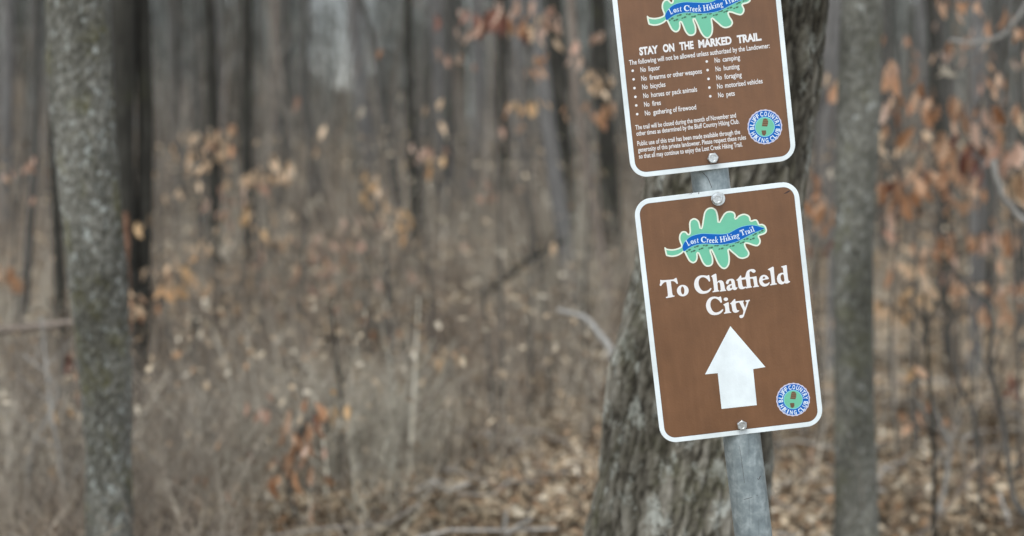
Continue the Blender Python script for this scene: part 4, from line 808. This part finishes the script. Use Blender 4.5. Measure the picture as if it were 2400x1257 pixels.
def emblem_club(pl, root, cpx, cpy, R):
    c = pl.loc(cpx, cpy); k = R*PXM; Z = 0.00045
    def circ(r, n_=48, jag=0): return [(c[0]+(r+(jag if i % 2 else 0))*k*math.cos(i*2*math.pi/n_), c[1]+(r+(jag if i % 2 else 0))*k*math.sin(i*2*math.pi/n_)) for i in range(n_)]
    e = sheet('club_emblem', [(circ(1.0, 44, -0.03), [])], Z, S_LILAC, root)
    for nm, r, z, m in (('blue_ring', 0.92, .0001, S_BLUE), ('inner_ring', 0.57, .0002, S_SKYB), ('green_disc', 0.52, .0003, S_GREEN)):
        sheet(nm, [(circ(r, 48, -0.015 if r > .9 else 0), [])], z, m, e).location.z = Z
    def arc_text(chars, angs, inward):
        V, F = [], []
        for ch, a in zip(chars, angs):
            if ch == ' ': continue
            co, fa = font_polys(ch, 0.03); x0, x1 = co[:, 0].min(), co[:, 0].max(); y1 = co[:, 1].max()
            wdt = 0.165*(0.42 if ch == 'I' else 1.0); hh = 0.25
            X_ = ((co[:, 0]-x0)/(x1-x0)-0.5)*wdt; Y_ = (co[:, 1]/y1)*hh
            t = math.radians(a); rad = np.array([math.cos(t), math.sin(t)]); tan = np.array([math.sin(t), -math.cos(t)])
            if inward: q = np.outer(0.885-Y_, rad)-np.outer(X_, tan)
            else: q = np.outer(0.615+Y_, rad)+np.outer(X_, tan)
            b0 = len(V); V += [(c[0]+a_*k, c[1]+b_*k, .0003) for a_, b_ in q]; F += [tuple(b0+i for i in f) for f in fa]
        me = bpy.data.meshes.new('lettering'); me.from_pydata(V, [], F); me.update(); add('lettering', me, S_LBLUE, e).location.z = Z
    tilt = -0.0
    arc_text('BLUFF', [180, 163, 147, 133, 118], False)
    arc_text('COUNTRY', [99, 81, 63, 46, 30, 15, 1], False)
    arc_text('HIKING', [203, 218, 228, 240, 256, 273], True)
    arc_text('CLUB', [294, 310, 325, 341], True)
    # boot print
    sole = [(-.16,.06),(.12,.0),(.17,.12),(.20,.28),(.17,.40),(.08,.46),(-.02,.46),(-.07,.38),(-.10,.25)]
    heel = [(-.20,-.18),(.04,-.20),(.03,-.38),(-.04,-.47),(-.12,-.47),(-.18,-.40)]
    bars = [[(-.14,.14),(.18,.10),(.18,.125),(-.13,.165)], [(-.11,.26),(.20,.22),(.20,.245),(-.10,.285)], [(-.08,.36),(.18,.33),(.18,.35),(-.07,.385)]]
    s_ = lambda P: [(c[0]+x*1.08*k, c[1]+y*1.02*k) for x, y in P]
    bt = sheet('boot_print', [(s_(sole), []), (s_(heel), [])], .0004, S_BOOT, e); bt.location.z = Z
    sheet('boot_tread', [(s_(b_), []) for b_ in bars], .0005, S_TREAD, e).location.z = Z
    return e
def bolt(pl, root, px, py, r=0.0103, h=0.009, rot=0.3, washer=0.0, toff=(0, 0)):
    c = pl.loc(px, py); n_ = 6; V, F = [], []
    prof = [(r, 0.0008), (r, h*0.78), (r*0.80, h)]
    b = None
    rings = [[(rr*math.cos(rot+i*math.pi/3), rr*math.sin(rot+i*math.pi/3), z) for i in range(6)] for rr, z in prof]
    circ = [[(rr*math.cos(rot+i*math.pi/12), rr*math.sin(rot+i*math.pi/12), z) for i in range(24)] for rr, z in ((r*0.86, h*.93), (r*.80, h), (r*.55, h), (r*.5, h-.0004), (0.0001, h-.0004))]
    for rg in rings[:2]: V += rg
    for i in range(6):
        j = (i+1) % 6; F.append((i, j, 6+j, 6+i))
    o = 12
    for rg in circ: V += rg
    for i in range(6):
        j = (i+1) % 6
        for q in range(4):
            a = o+i*4+q; b_ = o+((i*4+q+1) % 24)
            F.append((6+i if q < 2 else 6+j, b_, a) if False else (a, b_, 6+(i if q < 2 else j))[::-1])
        F.append((6+i, 6+j, o+i*4+2))
    for k in range(4):
        for i in range(24):
            j = (i+1) % 24; F.append((o+k*24+i, o+k*24+j, o+(k+1)*24+j, o+(k+1)*24+i))
    me = bpy.data.meshes.new('bolt'); me.from_pydata(V, [], F); me.update()
    e = add('bolt', me, S_ZINC, root, loc=(c[0], c[1], 0.0012))
    if washer:
        k = 28; rw = washer; Vw = [(rw*math.cos(i*2*math.pi/k), rw*math.sin(i*2*math.pi/k), z) for z in (0, .0012) for i in range(k)]
        Fw = [tuple(range(k, 2*k))]+[(i, (i+1) % k, k+(i+1) % k, k+i) for i in range(k)]
        mw = bpy.data.meshes.new('washer'); mw.from_pydata(Vw, [], Fw); mw.update(); add('washer', mw, S_ZINC, e, loc=(toff[0], toff[1], -0.0006))
    return e
def sign_root(pl, label):
    root = empty('trail_sign', (0, 0, 0), label, 'sign', 'brown trail signs on the steel post'); root.matrix_world = pl.matrix(); return root

def base_plate(root, bw=0.0098):
    panel_mesh('panel', S_WHITE, root, S_ALU)
    sheet('keyline', [(rrect(-W2+bw-.0007, -H2+bw-.0007, W2-bw+.0007, H2-bw+.0007, .0205), [])], .00015, S_KEY, root)
    sheet('brown_face', [(rrect(-W2+bw, -H2+bw, W2-bw, H2-bw, .020), [])], .0003, S_BROWN, root)

lo = sign_root(LOW, 'lower brown sign reading To Chatfield City above a white up arrow')
base_plate(lo)
emblem_leaf(LOW, lo)
Lp = lambda pts, org: [tuple(LOW.loc(x, y)) for x, y in tr(org, pts)]
def smp(pts, org, sub=2): return [tuple(p) for p in smooth_loop(Lp(pts, org), sub)]
sheet('lettering', [(Lp(gT, A1), []), (Lp(go[0], A1), [Lp(go[1], A1)]), (smp(gC, A1), []), (Lp(gh, A1), []),
                    (smp(ga, A2), [Lp(gah, A2)]), (Lp(gtfi, A2), [Lp(gtfih, A2)]), (smp(ge, A2), [Lp(geh, A2)]), (Lp(gl, A2), []), (Lp(gd, A2), [Lp(gdh, A2)])], .0005, S_LET, lo)
sheet('lettering', [(smp(gC2, A3), []), (Lp(gi, A3), []), (Lp(gid, A3), []), (Lp(gty, A3), [])], .0005, S_LET, lo)
sheet('arrow', [([tuple(LOW.loc(1460+x/2.432, 740+y/2.432)) for x, y in [(612,60),(812,293),(742,305),(763,510),(562,532),(540,328),(468,335)]], [])], .0005, S_WHITE, lo)
emblem_club(LOW, lo, 1858.8, 936.7, 40.3)
bolt(LOW, lo, 1680, 467, rot=0.2, washer=0.0128, toff=(.0025, .0005)); bolt(LOW, lo, 1738, 996, r=0.0098, rot=0.5)
sheet('scuff', [([tuple(LOW.loc(x, y)) for x, y in [(1836, 455), (1843, 450), (1850, 446), (1851, 449), (1844, 453)]], [])], .0005, S_SCUFF, lo)
sheet('scuff', [([tuple(LOW.loc(x, y)) for x, y in [(1636, 452), (1639, 451), (1638, 456)]], []), ([tuple(LOW.loc(x, y)) for x, y in [(1612, 455.5), (1622, 453.5), (1622, 454.8)]], []), ([tuple(LOW.loc(x, y)) for x, y in [(1822, 428), (1834, 426.5), (1833, 428)]], [])], .0002, S_SCUFF, lo)

up = sign_root(UPP, 'upper brown sign listing trail rules below a green leaf emblem')
base_plate(up)
emb_off = UPP.loc(1516, 38)-LOW.loc(1540+120/6.982, 470+770/6.982)
emblem_leaf(UPP, up, tuple(emb_off))
def U6(x, y): return UPP.loc(1460+x/6, 80+y/6)
def U7(x, y): return UPP.loc(1470+x/6, 240+y/6)
CH = 16.6*PXM
text_line([('STAY', U6(235, 297), U6(500, 265), CH, .047), ('ON', U6(565, 255), U6(727, 238), CH, .047), ('THE', U6(800, 226), U6(998, 203), CH, .047), ('MARKED', U6(1065, 193), U6(1532, 138), CH, .047), ('TRAIL.', U6(1610, 128), U6(1952, 85), CH, .047)], .0005, S_LET, up)
ch = 11.2*PXM; bo = .014
text_line([('The following will not be allowed unless authorized by the Landowner:', U6(90, 438), U6(2065, 195), ch, bo)], .0005, S_LET, up)
sl = -0.1245
def no_line(F_, x0, y0, x1, xa, xb, s): return [('No', F_(x0, y0), F_(x1, y0+sl*(x1-x0)), ch, bo), (s, F_(xa, y0+sl*(xa-x0)), F_(xb, y0+sl*(xb-x0)), ch, bo)]
rows = [(U6, 250, 537, 325, 362, 525, 'liquor'), (U6, 262, 660, 338, 378, 1112, 'firearms or other weapons'), (U6, 275, 780, 350, 390, 600, 'bicycles'), (U6, 290, 903, 362, 400, 1045, 'horses or pack animals'), (U6, 302, 1025, 375, 415, 535, 'fires'), (U7, 252, 188, 328, 368, 972, 'gathering of firewood'),
        (U6, 1292, 405, 1368, 1405, 1648, 'camping'), (U6, 1305, 527, 1380, 1420, 1640, 'hunting'), (U6, 1317, 648, 1392, 1430, 1672, 'foraging'), (U6, 1328, 771, 1405, 1440, 1965, 'motorized vehicles'), (U6, 1342, 894, 1417, 1458, 1575, 'pets')]
for r_ in rows: text_line(no_line(*r_), .0005, S_LET, up)
dots = [U6(137, 517), U6(150, 638), U6(162, 761), U6(175, 884), U6(187, 1005), U7(140, 167), U6(1178, 387), U6(1190, 508), U6(1203, 632), U6(1215, 754), U6(1228, 876)]
sheet('bullet_points', [([(c[0]+3.0*PXM*math.cos(t*.52), c[1]+3.0*PXM*math.sin(t*.52)) for t in range(12)], []) for c in dots], .0005, S_LET, up)
for s, a, b_ in (('The trail will be closed during the month of November and', (118, 388), (1532, 212)), ('other times as determined by the Bluff Country Hiking Club.', (132, 473), (1578, 298)), ('Public use of this trail has been made available through the', (145, 613), (1590, 445)), ('generosity of this private landowner. Please respect these rules', (155, 703), (1672, 522)), ('so that all may continue to enjoy the Lost Creek Hiking Trail.', (168, 793), (1622, 622))):
    text_line([(s, U7(*a), U7(*b_), 10.6*PXM, bo)], .0005, S_LET, up)
emblem_club(UPP, up, 1792.5, 297.7, 41)
bolt(UPP, up, 1670, 371, rot=0.05)
bt = bolt(UPP, up, 1615, -118, rot=0.4)

# ------------------------------------------------------------------ the post
pm, n, b = mat('galvanised steel', 0.48); b.inputs['Metallic'].default_value = 0.55
v = mapping(n, (1, 1, 0.9)); f1 = noise(n, v, 60, 5, 0.55); v3 = mapping(n, (1, 1, 0.03)); f3 = noise(n, v3, 160, 3)
c1 = ramp(n, f1, [(0.3, (0.23, 0.28, 0.295)), (0.5, (0.31, 0.37, 0.385)), (0.72, (0.48, 0.555, 0.57))])
c3 = ramp(n, f3, [(0.3, (0.84, 0.84, 0.84)), (0.42, (1, 1, 1)), (0.64, (1.02, 1.02, 1.02)), (0.74, (1.22, 1.22, 1.22))])
n.links.new(mix(n, 1.0, c1.outputs[0], c3.outputs[0], 'MULTIPLY'), b.inputs['Base Color'])
bp = n.nodes.new('ShaderNodeBump'); bp.inputs['Strength'].default_value = 0.25; bp.inputs['Distance'].default_value = 0.001; n.links.new(f1, bp.inputs['Height']); n.links.new(bp.outputs[0], b.inputs['Normal'])
PR = 0.0352
def back(pl, px, py): 
    q = pl.loc(px, py); return pl.o+pl.u*q[0]+pl.v*q[1]-pl.n*(PR+0.0021)
pa, pb = back(LOW, 1677, 467), back(LOW, 1741, 996)
ax = (pa-pb)/np.linalg.norm(pa-pb)
foot = pb-ax*((pb[2]+0.5)/ax[2]); gpt = pb-ax*((pb[2]-float(ground_z(pb[0], pb[1])))/ax[2]); tip = pb+ax*(0.86)
post = empty('sign_post', gpt, 'round galvanised steel post carrying both brown signs', 'post')
K = 60; S = 48; Pp = np.array([foot-gpt+(tip-foot)*t for t in np.linspace(0, 1, K)])
V, Q = tubes(Pp[None], np.full((1, K), PR), S)
nV = len(V); me = mesh_np('pipe', V, Q); add('pipe', me, pm, post)
capv = [tuple(tip-gpt+(V[nV-S+i]-(tip-gpt))*1.03+ax*z) for z in (-.02, .004) for i in range(S)]+[tuple(tip-gpt+ax*.012)]
cf = [(i, (i+1) % S, S+(i+1) % S, S+i) for i in range(S)]+[(S+i, S+(i+1) % S, 2*S) for i in range(S)]
mc = bpy.data.meshes.new('post_cap'); mc.from_pydata(capv, [], cf); mc.update(); add('post_cap', mc, S_ALU, post)
# a raised weld seam and scratches on the pipe
side = np.cross(ax, [0, 1, 0]); side /= np.linalg.norm(side); fr = np.cross(side, ax); fr /= np.linalg.norm(fr)
if fr[1] > 0: fr = -fr
def on_pipe(ang, d): return pb-gpt+ax*d+(fr*math.cos(ang)+side*math.sin(ang))*(PR+.0001)
def scratch(name, pts, r):
    P = spline([on_pipe(a, d) for a, d in pts], 14); V, Q = tubes(P[None], np.full((1, 14), r), 5); return add(name, mesh_np(name, V, Q), S_SCUFF, post)
sg = 1 if side[0] > 0 else -1
scratch('scratch', [(-.30*sg, -.04), (-.28*sg, -.08), (-.27*sg, -.11)], .00025)
scratch('scratch', [(.45*sg, -.105), (.55*sg, -.107), (.70*sg, -.102)], .0005)
scratch('scratch', [(-.42*sg, -.141), (-.1*sg, -.139), (.35*sg, -.136)], .0004)
scratch('scratch', [(-.5*sg, .475), (-.25*sg, .462), (-.12*sg, .445)], .0005)
